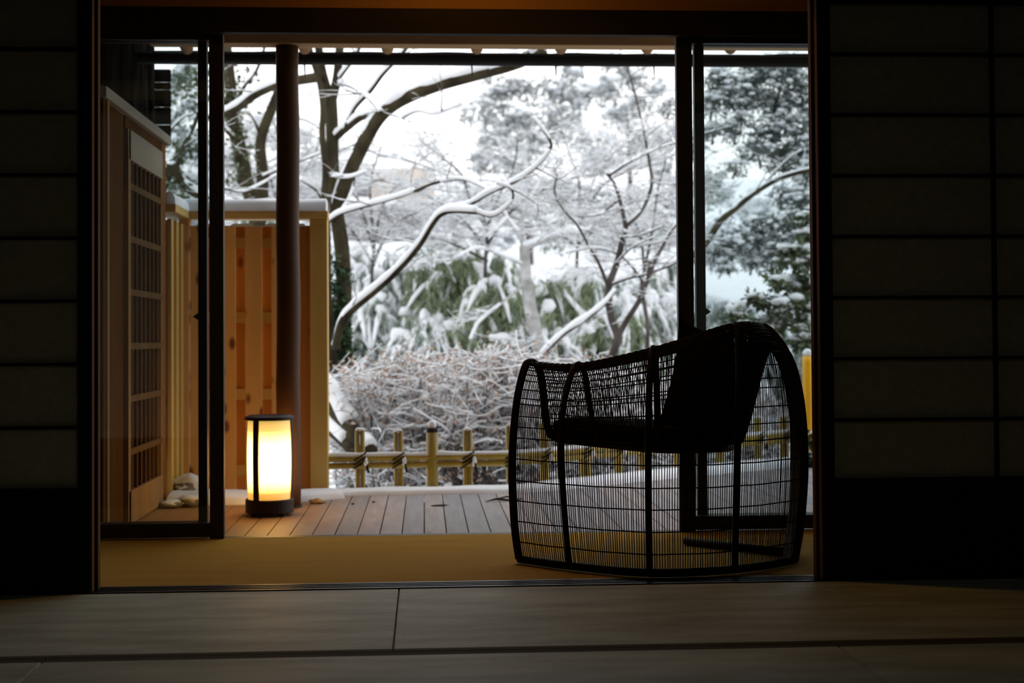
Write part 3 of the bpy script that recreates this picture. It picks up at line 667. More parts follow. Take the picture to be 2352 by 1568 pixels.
# stations round the shell: outer foot, lower outer, bulge, upper outer, rim outer, rim inner, inner mid, inner seat edge
ST = [
 [bpt(1192, 1283), cpt(1181, 1200, 4.50), cpt(1176, 1060, 4.47), cpt(1186, 930, 4.50), cpt(1203, 850, 4.54), cpt(1216, 832, 4.57), cpt(1236, 842, 4.60), cpt(1247, 895, 4.62), cpt(1253, 960, 4.64), cpt(1264, 1000, 4.66)],
 [bpt(1308, 1299), cpt(1298, 1200, 4.35), cpt(1289, 1060, 4.32), cpt(1292, 950, 4.36), cpt(1306, 880, 4.41), cpt(1324, 838, 4.46), cpt(1340, 848, 4.50), cpt(1350, 900, 4.53), cpt(1362, 970, 4.56), cpt(1376, 1012, 4.60)],
 [bpt(1492, 1315), cpt(1490, 1200, 4.20), cpt(1489, 1060, 4.18), cpt(1490, 950, 4.21), cpt(1493, 860, 4.26), cpt(1499, 803, 4.31), cpt(1504, 812, 4.36), cpt(1508, 880, 4.40), cpt(1512, 970, 4.43), cpt(1520, 1024, 4.46)],
 [bpt(1688, 1307), cpt(1690, 1200, 4.24), cpt(1693, 1060, 4.21), cpt(1697, 930, 4.24), cpt(1697, 820, 4.28), cpt(1690, 748, 4.34), cpt(1680, 762, 4.42), cpt(1672, 860, 4.45), cpt(1664, 960, 4.48), cpt(1655, 1022, 4.50)],
 [bpt(1822, 1285), cpt(1834, 1200, 4.44), cpt(1842, 1060, 4.42), cpt(1834, 920, 4.44), cpt(1808, 815, 4.47), cpt(1756, 752, 4.52), cpt(1742, 790, 4.62), cpt(1728, 880, 4.66), cpt(1710, 960, 4.68), cpt(1690, 1018, 4.70)],
 [bpt(1806, 1268), cpt(1820, 1190, 4.72), cpt(1828, 1060, 4.72), cpt(1818, 920, 4.72), cpt(1795, 830, 4.72), cpt(1768, 798, 4.74), cpt(1750, 830, 4.78), cpt(1734, 890, 4.80), cpt(1716, 960, 4.82), cpt(1700, 1010, 4.84)],
]
NK = len(ST); NV = len(ST[0])
def cr1(pts, t):
    m = len(pts)-1; x = min(max(t, 0), 1)*m; i = min(int(x), m-1); u = x-i
    p0, p1, p2, p3 = pts[max(i-1, 0)], pts[i], pts[i+1], pts[min(i+2, m)]
    return Vector([0.5*((2*b)+(-a+c)*u+(2*a-5*b+4*c-d)*u*u+(-a+3*b-3*c+d)*u**3) for a, b, c, d in zip(p0, p1, p2, p3)])
def col(t):
    return [tuple(cr1([ST[k][v] for k in range(NK)], t)) for v in range(NV)]
def shell(t, v): return cr1(col(t), v)
# arc-length table for even strand spacing
NT = 240; tab = [0.0]; prevp = shell(0, 0.25)
for i in range(1, NT+1):
    p = shell(i/NT, 0.25); tab.append(tab[-1]+(p-prevp).length); prevp = p
def t_of(s):
    s *= tab[-1]; j = 0
    while j < NT-1 and tab[j+1] < s: j += 1
    return (j+(s-tab[j])/max(tab[j+1]-tab[j], 1e-9))/NT
VR = 5/9.0
cc = shell(0.5, 0)
chair = thing('wicker_chair', (cc.x, cc.y+0.3, 0.0), 'dark woven rattan tub armchair with one low arm, on the veranda matting right of centre', 'chair')
def sub(m, name, mm=M['rattan'], parent=chair, **k): return m.build(name, mm, parent, **k)
NS = 178; rj = random.Random(11)
m = MB()
for i in range(1, NS):
    c_ = col(t_of((i+rj.uniform(-0.10, 0.10))/NS)); ph = rj.uniform(0, 6); m.tube([cr1(c_, VR*j/15)+Vector((0.0006*sin(j*0.9+ph), 0, 0)) for j in range(16)], 0.00145, 4, caps=False)
vr = [(py, None) for py in ()]
def z_to_v(c_, z):
    lo, hi = 0.0, VR
    for _ in range(14):
        md = (lo+hi)/2
        if cr1(c_, md).z < z: lo = md
        else: hi = md
    return (lo+hi)/2
rings = [(0.0, 0.066), (0, 0.131), (0, 0.197), (0, 0.262), (0, 0.33), (0, 0.395)]
CT = [col(t_of(i/70)) for i in range(71)]
for _, z in rings:
    m.tube([cr1(c_, z_to_v(c_, z+0.0006*sin(i*0.7))) for i, c_ in enumerate(CT)], 0.0021, 5, caps=False)
for f in (0.45, 0.52, 0.60, 0.69, 0.735, 0.80, 0.865, 0.91, 0.945, 0.965, 0.98):      # upper rings closing up towards the rim
    if f < 0.5: continue
    m.tube([cr1(c_, z_to_v(c_, 0.40+(f-0.45)/0.55*(cr1(c_, VR).z-0.40))) for c_ in CT], 0.0020, 5, caps=False)
sub(m, 'outer_weave')
m = MB(); NI = 150
for i in range(1, NI):
    c_ = col(t_of((i+rj.uniform(-0.3, 0.3))/NI)); ph = rj.uniform(0, 6); m.tube([cr1(c_, VR+(1-VR)*j/8)+Vector((0.0013*sin(j*1.3+ph), 0, 0)) for j in range(9)], 0.0016, 4, caps=False)
for f in (0.08, 0.14, 0.2, 0.28, 0.4, 0.46, 0.58, 0.7, 0.83):
    m.tube([cr1(c_, VR+(1-VR)*f) for c_ in CT], 0.002, 5, caps=False)
sub(m, 'inner_weave')
m = MB()
for k in range(-3, 4):
    m.tube([cr1(c_, VR+k*0.015)+Vector((0, 0, 0.0014*sin(i*2.3+k))) for i, c_ in enumerate([col(t_of(i/160)) for i in range(161)])], 0.0042, 6)
sub(m, 'rim_binding')
for t_, ra in ((0.0, 0.0125), (1/5, 0.0095), (2/5, 0.0105), (3/5, 0.0105), (4/5, 0.0145), (0.87, 0.014), (0.94, 0.014), (1.0, 0.0145)):
    m = MB(); c_ = col(t_); m.tube([cr1(c_, j/36) for j in range(37)], ra, 10); sub(m, 'hoop_rib', smooth=True)
m = MB(); m.tube([shell(t_of(i/80), 0) for i in range(81)], 0.0125, 10); sub(m, 'base_ring', smooth=True)
for px, Z in ():
    pass
p0 = shell(1.0, 0); p1 = at(1575, 1242, Z=0.012)
m = MB(); m.tube([p0, (p0+p1)/2+Vector((0.0, 0.0, 0)), p1], 0.0135, 10)
sub(m, 'front_foot_bar', smooth=True)
# seat pan + front edge
inner = [shell(t_of(i/40), 1.0) for i in range(41)]
a_, b_ = inner[0], inner[-1]
front = [Vector((b_.x+(a_.x-b_.x)*u, max(a_.y, b_.y)+0.0+0.10*sin(pi*u)+(a_.y-b_.y)*u*0.4, b_.z+(a_.z-b_.z)*u)) for u in [i/16 for i in range(1, 16)]]
loop = inner+front
m = MB(); n = len(loop); cen = sum(loop, Vector())/n
for dz, sc in ((-0.024, 0.94), (-0.010, 1.0), (0.018, 1.0)):
    for p in loop: q = cen+(p-cen)*sc; m.v.append((q.x, q.y, p.z+dz))
for k in range(2):
    for i in range(n): m.f.append((k*n+i, k*n+(i+1) % n, (k+1)*n+(i+1) % n, (k+1)*n+i))
m.v.append((cen.x, cen.y, cen.z-0.024)); m.v.append((cen.x, cen.y, cen.z+0.018))
for i in range(n): m.f.append((i, 3*n, (i+1) % n)); m.f.append((2*n+i, 2*n+(i+1) % n, 3*n+1))
sub(m, 'seat_frame', smooth=False)
m = MB()
for dz, sc in ((0.018, 0.965), (0.030, 0.985), (0.048, 0.965), (0.056, 0.90)):
    for p in loop: q = cen+(p-cen)*sc; m.v.append((q.x, q.y, p.z+dz))
for k in range(3):
    for i in range(n): m.f.append((k*n+i, k*n+(i+1) % n, (k+1)*n+(i+1) % n, (k+1)*n+i))
m.v.append((cen.x, cen.y, cen.z+0.018)); m.v.append((cen.x, cen.y, cen.z+0.058))
for i in range(n): m.f.append((i, 4*n, (i+1) % n)); m.f.append((3*n+i, 3*n+(i+1) % n, 4*n+1))
sub(m, 'seat_pad', M['cushion'], smooth=True)
m = MB(); m.tube([loop[i] for i in range(-1, 0)]+[p+Vector((0, 0, 0.0)) for p in ([b_]+front+[a_])], 0.011, 10)
sub(m, 'front_rail', smooth=True)

# scatter cushions: bilinear pillow between four corners
def pillow(c4, thick, label, parent_name='scatter_cushion'):
    c4 = [Vector(c) for c in c4]; n = 18; m = MB()
    nrm = (c4[1]-c4[0]).cross(c4[3]-c4[0]).normalized()
    for s_ in (1, -1):
        for i in range(n+1):
            for j in range(n+1):
                u, v = i/n, j/n
                pu = 0.06*(4*v*(1-v))*(2*u-1); pv = 0.06*(4*u*(1-u))*(2*v-1)
                uu, vv = u-pu, v-pv
                p = c4[0]*(1-uu)*(1-vv)+c4[1]*uu*(1-vv)+c4[2]*uu*vv+c4[3]*(1-uu)*vv
                h = thick*(max(0, 16*u*(1-u)*v*(1-v)))**0.42
                m.v.append(tuple(p+nrm*s_*h))
    N2 = (n+1)**2
    for i in range(n):
        for j in range(n):
            a = i*(n+1)+j; m.f.append((a, a+n+1, a+n+2, a+1)); m.f.append((N2+a, N2+a+1, N2+a+n+2, N2+a+n+1))
    o = m.build(parent_name, M['cushion'], smooth=True, origin=(c4[2]+c4[3])/2)
    return tag(o, label, 'cushion')
pillow([cpt(1559, 729, 4.62), cpt(1765, 795, 4.66), cpt(1702, 1000, 4.70), cpt(1505, 988, 4.60)], 0.075, 'black square cushion propped in the chair with a corner above its rim')

# ------------------------------------------------------------------ GARDEN
def ground_z(x, y):
    z = -0.52 if y < 8.0 else -0.52+0.07*(min(y, 13)-8.0)
    if y > 13: z += 0.10*(y-13)
    if y > 16: z += 0.12*(y-16)
    return z+0.05*noise.noise(Vector((x*0.8, y*0.8, 0)))+0.02*noise.noise(Vector((x*3, y*3, 5)))
m = MB(); nx, ny = 110, 110
for i in range(nx+1):
    for j in range(ny+1):
        x_ = -16+34*i/nx; y_ = 6.9+(38-6.9)*(j/ny)**1.4
        m.v.append((x_, y_, ground_z(x_, y_)))
for i in range(nx):
    for j in range(ny): a = i*(ny+1)+j; m.f.append((a, a+ny+1, a+ny+2, a+1))
tag(m.build('snowy_ground', M['snow'], smooth=True), kind='structure')

def P3(pts, Y0, Y1, r0, r1, n=5):
    """measured pixel path -> smooth 3-D path running from depth Y0 to Y1 and its radii"""
    L = [0.0]
    for a, b in zip(pts, pts[1:]): L.append(L[-1]+sqrt((a[0]-b[0])**2+(a[1]-b[1])**2))
    w_ = [tuple(at(p[0], p[1], Y=Y0+(Y1-Y0)*l/L[-1])) for p, l in zip(pts, L)]
    s = [Vector(q) for q in bez(w_, n)]; k = len(s)
    return s, [r0+(r1-r0)*(i/(k-1))**0.8 for i in range(k)]
def snow_on(m, path, rad, rg, amt=1.0, thick=0.0, cut=0.86, n=6, mn=0.0):
    """snow lying on the upper side of a branch"""
    k = len(path); run = []; rr = []
    def flush():
        if len(run) > 1: m.tube(run, rr, n)
    for i in range(k):
        d = (path[min(i+1, k-1)]-path[max(i-1, 0)]); d = d.normalized() if d.length > 0 else Vector((1, 0, 0))
        r = max(rad[i], mn); lean = abs(d.z)
        gap = noise.noise(path[i]*2.3+Vector((3, 1, 7)))
        if lean < cut and gap > -0.42:
            q = amt*(1-0.40*lean)*(1+0.35*noise.noise(path[i]*9))
            rs_ = (r*0.86+thick)*q
            run.append(path[i]+Vector((0, -r*0.15, r*0.42+rs_*0.42))); rr.append(rs_)
        else:
            flush(); run, rr = [], []
    flush()
def walk(p, d, L, r, rg, steps=5, flat=0.35, wig=0.35, lift=0.0):
    path = [p.copy()]; rad = [r]; s = L/steps; d = d.normalized()
    for i in range(steps):
        d = (d+Vector((rg.gauss(0, wig), rg.gauss(0, wig), rg.gauss(0, wig*flat)+lift))*0.6).normalized()
        p = p+d*s*rg.uniform(0.8, 1.2); path.append(p.copy()); rad.append(max(r*(1-0.75*(i+1)/steps), 0.0012))
    return path, rad
def twigs_from(path, rad, tw, sn, rg, every, L, r, lvl, flat=0.35, lift=0.03, sidez=0.25, frost=0.5, start=0.15, droop=0.0):
    """alternate side twigs off a branch, recursing lvl times"""
    k = len(path); acc = 0; side = 1
    for i in range(1, k):
        seg = (path[i]-path[i-1]).length; acc += seg
        if i/k < start: continue
        while acc > every:
            acc -= every*rg.uniform(0.7, 1.3); side = -side
            d = (path[i]-path[i-1]).normalized(); a = rg.uniform(0, 2*pi)
            o = Vector((cos(a), sin(a)*0.9, rg.gauss(0, sidez))) if abs(d.z) > 0.6 else (Vector((-d.y, d.x, 0))*side+d*0.9+Vector((rg.gauss(0, .3), rg.gauss(0, .2), rg.gauss(0, sidez)+0.12)))
            p = path[i-1]+(path[i]-path[i-1])*rg.random()
            ll = L*rg.uniform(0.5, 1.2)*(1-0.35*i/k)
            pa, ra = walk(p, o, ll, r*rg.uniform(0.7, 1.1), rg, 5, flat, 0.38, lift-droop)
            tw.tube(pa, ra, 4 if r > 0.004 else 3, caps=False)
            snow_on(sn, pa, ra, rg, 0.9, frost*0.0018, 0.80, 4)
            if lvl > 0: twigs_from(pa, ra, tw, sn, rg, every*0.55, L*0.5, r*0.55, lvl-1, flat, lift, sidez, frost, 0.1, droop)
def tree(name, label, base, trunks, branches, seed, bark='twig', tw=(0.25, 0.8, 0.006, 2), frost=0.5, cat='tree', group=None, snowamt=1.0, thick=0.006, twlift=0.03, twtrunk=False, twdroop=0.0):
    rg = random.Random(seed)
    r = thing(name, base, label, cat, group)
    T, S = MB(), MB()
    for i, (p, ra) in enumerate(trunks):
        ra = [q*(1+0.10*noise.noise(v*3)) for q, v in zip(ra, p)]
        T_ = MB(); T_.tube(p, ra, 12); T_.build('trunk', M[bark], r, smooth=True)
        snow_on(S, p, ra, rg, snowamt, thick, 0.75, 8)
        if twtrunk: twigs_from(p, ra, T, S, rg, tw[0]*1.5, tw[1], tw[2], tw[3], frost=frost, lift=twlift, start=0.35)
    for i, (p, ra) in enumerate(branches):
        B_ = MB(); B_.tube(p, ra, 8); B_.build('branch', M[bark], r, smooth=True)
        snow_on(S, p, ra, rg, snowamt, thick, 0.9, 7)
        twigs_from(p, ra, T, S, rg, tw[0], tw[1], tw[2], tw[3], frost=frost, lift=twlift, droop=twdroop)
    if T.v: o = T.build('twigs', M['finetwig'], r); o['kind'] = 'stuff'
    if S.v: S.build('snow', M['snow'], r, smooth=True)
    return r
def leaves(m, c, rx, ry, rz, n, L, W, rg, down=0.0, shellish=0.0):
    for _ in range(n):
        v = Vector((rg.gauss(0, 1), rg.gauss(0, 1), rg.gauss(0, 1)))
        v = v.normalized()*(rg.random()**(0.33 if not shellish else 0.33*(1-shellish)))
        p = Vector((c[0]+v.x*rx, c[1]+v.y*ry, c[2]+v.z*rz))
        d = Vector((rg.gauss(0, 1), rg.gauss(0, 1), rg.gauss(0, 0.6)-down)).normalized()
        m.leaf(p, d, Vector((rg.gauss(0, .6), rg.gauss(0, .6), 1)), L*rg.uniform(0.6, 1.3), W*rg.uniform(0.7, 1.3))

# ---- main tree right of the cedar fence
Y = 9.6
tr = [P3([(800, 930), (793, 850), (788, 760), (790, 660), (785, 570), (772, 480), (764, 400), (763, 310), (760, 222)], Y, Y, 0.068, 0.040),
      P3([(768, 850), (758, 760), (752, 650), (751, 540), (745, 460), (748, 390), (740, 310), (742, 250), (734, 190), (716, 130), (700, 60)], Y-0.15, Y-0.1, 0.030, 0.017),
      P3([(759, 230), (747, 190), (738, 150), (728, 80)], Y, Y+0.1, 0.034, 0.026),
      P3([(762, 230), (772, 190), (777, 150), (784, 60)], Y, Y-0.1, 0.034, 0.026)]
br = [P3([(768, 505), (785, 440), (803, 395), (832, 335), (868, 272), (915, 232), (1000, 196), (1100, 168), (1190, 142), (1250, 112)], Y, Y-0.8, 0.050, 0.042),
      P3([(768, 318), (800, 290), (832, 268), (866, 266)], Y, Y-0.3, 0.026, 0.024),
      P3([(792, 300), (812, 250), (850, 208), (880, 168), (925, 120), (960, 70)], Y-0.1, Y-0.5, 0.018, 0.014),
      P3([(768, 192), (800, 196), (840, 220), (875, 258)], Y, Y-0.4, 0.014, 0.012),
      P3([(770, 190), (790, 165), (815, 130), (840, 80)], Y, Y-0.4, 0.013, 0.010),
      P3([(745, 175), (700, 182), (645, 192), (590, 215), (548, 246), (515, 262)], Y, Y+0.6, 0.036, 0.028),
      P3([(742, 300), (722, 285), (700, 275), (670, 270)], Y, Y+0.2, 0.013, 0.008),
      P3([(745, 470), (730, 440), (705, 420), (690, 412)], Y, Y-0.1, 0.014, 0.009),
      P3([(770, 800), (785, 740), (815, 705), (860, 668), (905, 628), (942, 588), (968, 555), (992, 515), (1012, 492), (1040, 484), (1095, 487)], Y-0.3, Y-1.0, 0.030, 0.016),
      P3([(1038, 482), (1080, 468), (1125, 442), (1180, 418), (1228, 385), (1262, 345), (1262, 320), (1225, 270)], Y-0.9, Y-1.1, 0.016, 0.007),
      P3([(1095, 487), (1130, 496), (1160, 478), (1178, 455), (1172, 432), (1140, 422)], Y-1.0, Y-1.1, 0.011, 0.006),
      P3([(750, 512), (782, 490), (850, 470), (905, 455), (950, 440), (1000, 420), (1065, 412), (1130, 440)], Y-0.3, Y-0.9, 0.014, 0.007),
      P3([(782, 490), (800, 460), (812, 430), (815, 405)], Y-0.3, Y-0.4, 0.008, 0.004),
      P3([(925, 270), (960, 255), (1000, 262), (1060, 240)], Y-0.5, Y-0.8, 0.010, 0.004),
      P3([(760, 405), (800, 408), (840, 395)], Y-0.1, Y-0.3, 0.010, 0.006)]
mt = tree('bare_tree', 'tall mossy bare tree right of the cedar fence, long snow-covered bough arching to the right', (tr[0][0][0].x, Y, -0.4), tr, br, 21, 'trunk', (0.33, 0.55, 0.006, 1), snowamt=1.22, thick=0.008)
m = MB(); rg = random.Random(3)
for py in range(600, 890, 10):
    c = at(772+rg.uniform(-12, 16), py, Y=Y-0.05); leaves(m, c, 0.09, 0.08, 0.06, 22 if py < 720 else 60, 0.05, 0.035, rg)
tg = m.build('ivy', M['ivy'], mt); tg['kind'] = 'stuff'; tg['label'] = 'dark green ivy climbing the lower trunk'
# leaning snow-laden limbs at its foot
rg = random.Random(8)
for pts, rr_, lab in (([(735, 880), (770, 930), (805, 985), (850, 1040)], 0.075, 'leaning snow-laden limb at the foot of the mossy tree, upper one'), ([(735, 960), (765, 985), (800, 1020), (820, 1050)], 0.055, 'short mossy snow-laden limb behind the first bamboo picket')):
    p, ra = P3(pts, 8.9, 8.5, rr_, rr_*0.7)
    r = thing('fallen_limb', (p[0].x, 8.8, -0.4), lab, 'tree limb', 'snow-laden limbs'); m = MB(); m.tube(p, ra, 10); m.build('wood', M['trunk'], r, smooth=True)
    m = MB(); snow_on(m, p, ra, rg, 1.15, 0.012, 0.95, 9); m.build('snow', M['snow'], r, smooth=True)

# ---- trees left of the log post
Y = 11.0
tr = [P3([(592, 520), (582, 465), (566, 420), (556, 370), (545, 320), (532, 270), (530, 210), (520, 130), (512, 60)], Y, Y, 0.065, 0.045)]
br = [P3([(548, 330), (520, 300), (480, 270), (455, 235)], Y, Y-0.3, 0.022, 0.012), P3([(535, 250), (560, 200), (590, 160), (610, 100)], Y, Y-0.2, 0.016, 0.010),
      P3([(520, 240), (500, 200), (500, 150), (490, 80)], Y, Y-0.4, 0.014, 0.010)]
lt = tree('bare_tree', 'ivy-clad leaning tree seen between the dark door stile and the log post', (tr[0][0][0].x, Y, -0.3), tr, br, 31, 'trunk', (0.28, 0.6, 0.006, 1))
m = MB(); rg = random.Random(4)
for py in range(160, 440, 12):
    c = at(545+rg.uniform(-22, 16) - (300-py)*0.08, py, Y=Y-0.05); leaves(m, c, 0.13, 0.10, 0.08, 15, 0.05, 0.035, rg)
tg = m.build('ivy', M['camellia'], lt); tg['kind'] = 'stuff'; tg['label'] = 'green ivy leaves on the trunk'
tr = [P3([(592, 540), (601, 465), (603, 400), (598, 335), (608, 290), (626, 245), (642, 200), (655, 120)], Y+0.5, Y+0.3, 0.055, 0.034)]
br = [P3([(600, 330), (590, 290), (575, 262), (560, 255)], Y+0.4, Y+0.3, 0.014, 0.008), P3([(604, 405), (640, 390), (690, 370), (740, 350)], Y+0.4, Y+0.2, 0.014, 0.008)]
tree('bare_tree', 'dark forked trunk rising just left of the log post', (tr[0][0][0].x, Y+.5, -0.3), tr, br, 33, 'trunk', (0.28, 0.6, 0.006, 1))
Y = 9.8
br = [P3([(395, 380), (430, 430), (470, 452), (530, 470), (575, 492)], Y, Y, 0.034, 0.030), P3([(402, 400), (420, 340), (445, 290), (462, 240), (470, 190)], Y, Y, 0.018, 0.010),
      P3([(390, 300), (420, 270), (445, 262)], Y, Y, 0.010, 0.006), P3([(470, 460), (500, 430), (560, 440), (640, 400)], Y, Y+0.4, 0.012, 0.006)]
tr = [P3([(330, 560), (355, 470), (395, 380)], Y, Y, 0.05, 0.035)]
lt = tree('bare_tree', 'low branching tree with green leaves beyond the side fence, seen through the left glass door', (tr[0][0][0].x, Y, -0.4), tr, br, 35, 'trunk', (0.22, 0.6, 0.005, 1))
m = MB()
for i in range(26):
    px, py = rg.choice([(415, 415), (420, 230), (470, 200), (440, 330), (408, 450), (395, 200), (430, 160), (455, 380)])
    c = at(px+rg.gauss(0, 14), py+rg.gauss(0, 22), Y=Y-0.1+rg.random()*0.3); leaves(m, c, 0.13, 0.1, 0.1, 20, 0.05, 0.03, rg)
tg = m.build('leaves', M['camellia'], lt); tg['kind'] = 'stuff'

# ---- dark Y-shaped maple in the middle right
Y = 10.2
tr = [P3([(1400, 830), (1418, 778), (1404, 730), (1397, 665), (1418, 600), (1437, 520)], Y, Y, 0.032, 0.022)]
br = [P3([(1437, 520), (1424, 460), (1410, 420), (1393, 398)], Y, Y-0.1, 0.017, 0.010),
      P3([(1437, 518), (1470, 488), (1496, 430), (1491, 370), (1478, 300), (1462, 230), (1440, 150)], Y, Y+0.2, 0.018, 0.006),
      P3([(1418, 775), (1440, 735), (1468, 690), (1488, 640), (1492, 600)], Y, Y-0.2, 0.026, 0.014),
      P3([(1398, 665), (1378, 610), (1350, 560), (1325, 515), (1292, 478), (1274, 440), (1280, 400)], Y, Y-0.3, 0.014, 0.006),
      P3([(1488, 640), (1515, 580), (1550, 520), (1600, 480)], Y-0.2, Y-0.3, 0.014, 0.007),
      P3([(1400, 402), (1440, 375), (1500, 345), (1560, 325), (1640, 300)], Y-0.1, Y, 0.013, 0.006),
      P3([(1425, 545), (1470, 540), (1520, 520)], Y, Y-0.3, 0.010, 0.005),
      P3([(1420, 460), (1380, 490), (1350, 496)], Y, Y-0.3, 0.010, 0.005),
      P3([(1410, 610), (1450, 570), (1500, 545)], Y, Y-0.4, 0.010, 0.004),
      P3([(1400, 655), (1440, 640), (1490, 628), (1560, 600), (1620, 560)], Y, Y-0.4, 0.012, 0.006)]
tree('maple_tree', 'small dark maple forking in a Y shape above the low left arm of the chair', (tr[0][0][0].x, Y, -0.35), tr, br, 41, 'twig', (0.15, 0.5, 0.0045, 2), frost=0.7, snowamt=0.8, thick=0.004)
# snow-white leaning branch in front of it
p = [P3([(1225, 840), (1258, 800), (1296, 765), (1345, 732), (1385, 700), (1412, 668)], Y-0.6, Y-0.3, 0.024, 0.014)]
tree('maple_tree', 'slender snow-topped branch rising to the right below the Y-shaped maple', (p[0][0][0].x, Y-.6, -0.4), [], p, 43, 'twig', (0.2, 0.4, 0.004, 1), snowamt=1.1, thick=0.008)
# pale frosted tree
Y = 12.0
tr = [P3([(1245, 840), (1232, 770), (1215, 690), (1207, 620), (1205, 565)], Y, Y, 0.060, 0.046)]
br = [P3([(1205, 568), (1250, 552), (1300, 532), (1345, 534)], Y, Y-0.5, 0.028, 0.016), P3([(1205, 570), (1190, 535), (1165, 500), (1150, 470)], Y, Y, 0.024, 0.012),
      P3([(1345, 534), (1390, 500), (1440, 470)], Y-0.5, Y-0.7, 0.014, 0.006), P3([(1165, 500), (1120, 540), (1060, 545), (1010, 540)], Y, Y-0.3, 0.012, 0.006),
      P3([(1207, 650), (1160, 690), (1100, 740), (1080, 780)], Y, Y-0.3, 0.014, 0.008), P3([(1207, 610), (1160, 590), (1100, 570), (1050, 590)], Y, Y-0.4, 0.012, 0.006),
      P3([(1206, 580), (1200, 510), (1215, 460), (1240, 420)], Y, Y, 0.014, 0.007)]
tree('frosted_tree', 'pale frost-white tree trunk in the centre of the garden behind the chair arm', (tr[0][0][0].x, Y, -0.25), tr, br, 45, 'palebark', (0.17, 0.65, 0.005, 2), frost=1.0, snowamt=1.0, thick=0.010)
# spreading maple crowns that veil the middle distance
def crown(label, x0, y0, Yc, limbs, seed, tw, col='twig'):
    tr = [P3([(x0, 860), (x0+8, 760), (x0-6, 660), (x0, y0)], Yc, Yc, 0.020, 0.014)]
    br = [P3([(x0, y0+q0)]+l, Yc, Yc+dy, 0.015, 0.005) for q0, l, dy in limbs]
    tree('maple_tree', label, (tr[0][0][0].x, Yc, -0.25), tr, br, seed, col, tw, frost=0.9, snowamt=0.9, thick=0.005)
crown('thin spreading maple veiled in snow behind the arching branch, left of the garden centre', 1120, 520, 12.6,
      [(60, [(1060, 500), (980, 450), (900, 420), (830, 410)], -0.6), (20, [(1090, 440), (1020, 400), (940, 370), (870, 360)], 0.4), (0, [(1150, 440), (1180, 380), (1190, 320)], 0.2),
       (40, [(1180, 480), (1260, 430), (1340, 400)], -0.5), (10, [(1080, 460), (1060, 400), (1000, 350), (960, 320)], -0.2), (80, [(1040, 560), (960, 540), (880, 560)], -0.3)], 51, (0.125, 0.78, 0.0052, 2))
crown('wide twiggy maple veiled in snow left of the brown door stile', 1330, 500, 13.4,
      [(40, [(1280, 450), (1230, 400), (1180, 370), (1120, 350)], 0.3), (0, [(1330, 420), (1310, 360), (1290, 300)], 0.3), (20, [(1380, 430), (1450, 390), (1530, 370)], -0.4),
       (60, [(1400, 500), (1480, 470), (1560, 450), (1640, 440)], 0.2), (10, [(1370, 400), (1420, 340), (1490, 300)], 0.4), (70, [(1260, 520), (1200, 520), (1150, 510)], -0.2)], 53, (0.125, 0.78, 0.0052, 2))
crown('fine-branched young maple behind the Y-shaped one', 1480, 620, 11.6,
      [(0, [(1470, 540), (1440, 480), (1400, 440)], 0.2), (10, [(1520, 560), (1560, 500), (1590, 430)], 0.1), (30, [(1430, 590), (1370, 570), (1300, 580)], -0.2), (0, [(1500, 520), (1510, 440), (1530, 370)], 0.2)], 55, (0.11, 0.6, 0.0045, 2))
crown('snow-veiled maple behind the mossy trunk and the beige house', 860, 560, 13.0,
      [(20, [(830, 480), (800, 420), (740, 380), (690, 350)], 0.3), (0, [(880, 470), (930, 400), (980, 360)], 0.1), (40, [(900, 520), (970, 480), (1040, 450)], -0.2), (0, [(850, 440), (860, 380), (880, 330)], 0.1), (50, [(800, 520), (720, 470), (680, 440)], 0.3)], 57, (0.17, 0.7, 0.005, 2))
crown('thin maple with white twigs beyond the cedar fence, left of the log post', 640, 480, 13.2,
      [(0, [(600, 420), (560, 370), (520, 330)], 0.2), (0, [(650, 400), (640, 320), (620, 250)], 0.2), (20, [(680, 420), (720, 360), (740, 300)], 0.1), (0, [(610, 380), (560, 300), (540, 200)], 0.1), (0, [(480, 440), (420, 400), (400, 330)], 0.1)], 59, (0.12, 0.8, 0.0048, 2))
# limb entering from the right behind the glass
Y = 11.2
p = [P3([(1570, 620), (1625, 553), (1655, 508), (1690, 478), (1730, 445), (1785, 412), (1850, 392), (1960, 370)], Y, Y-0.2, 0.030, 0.018), P3([(1740, 440), (1780, 395), (1810, 365), (1840, 345)], Y-.1, Y-.1, 0.012, 0.006)]
tree('bare_tree', 'dark limb slanting up to the right behind the right hand glass pane', (p[0][0][0].x, Y, -0.2), [], p, 61, 'trunk', (0.3, 0.6, 0.006, 1), snowamt=0.7)

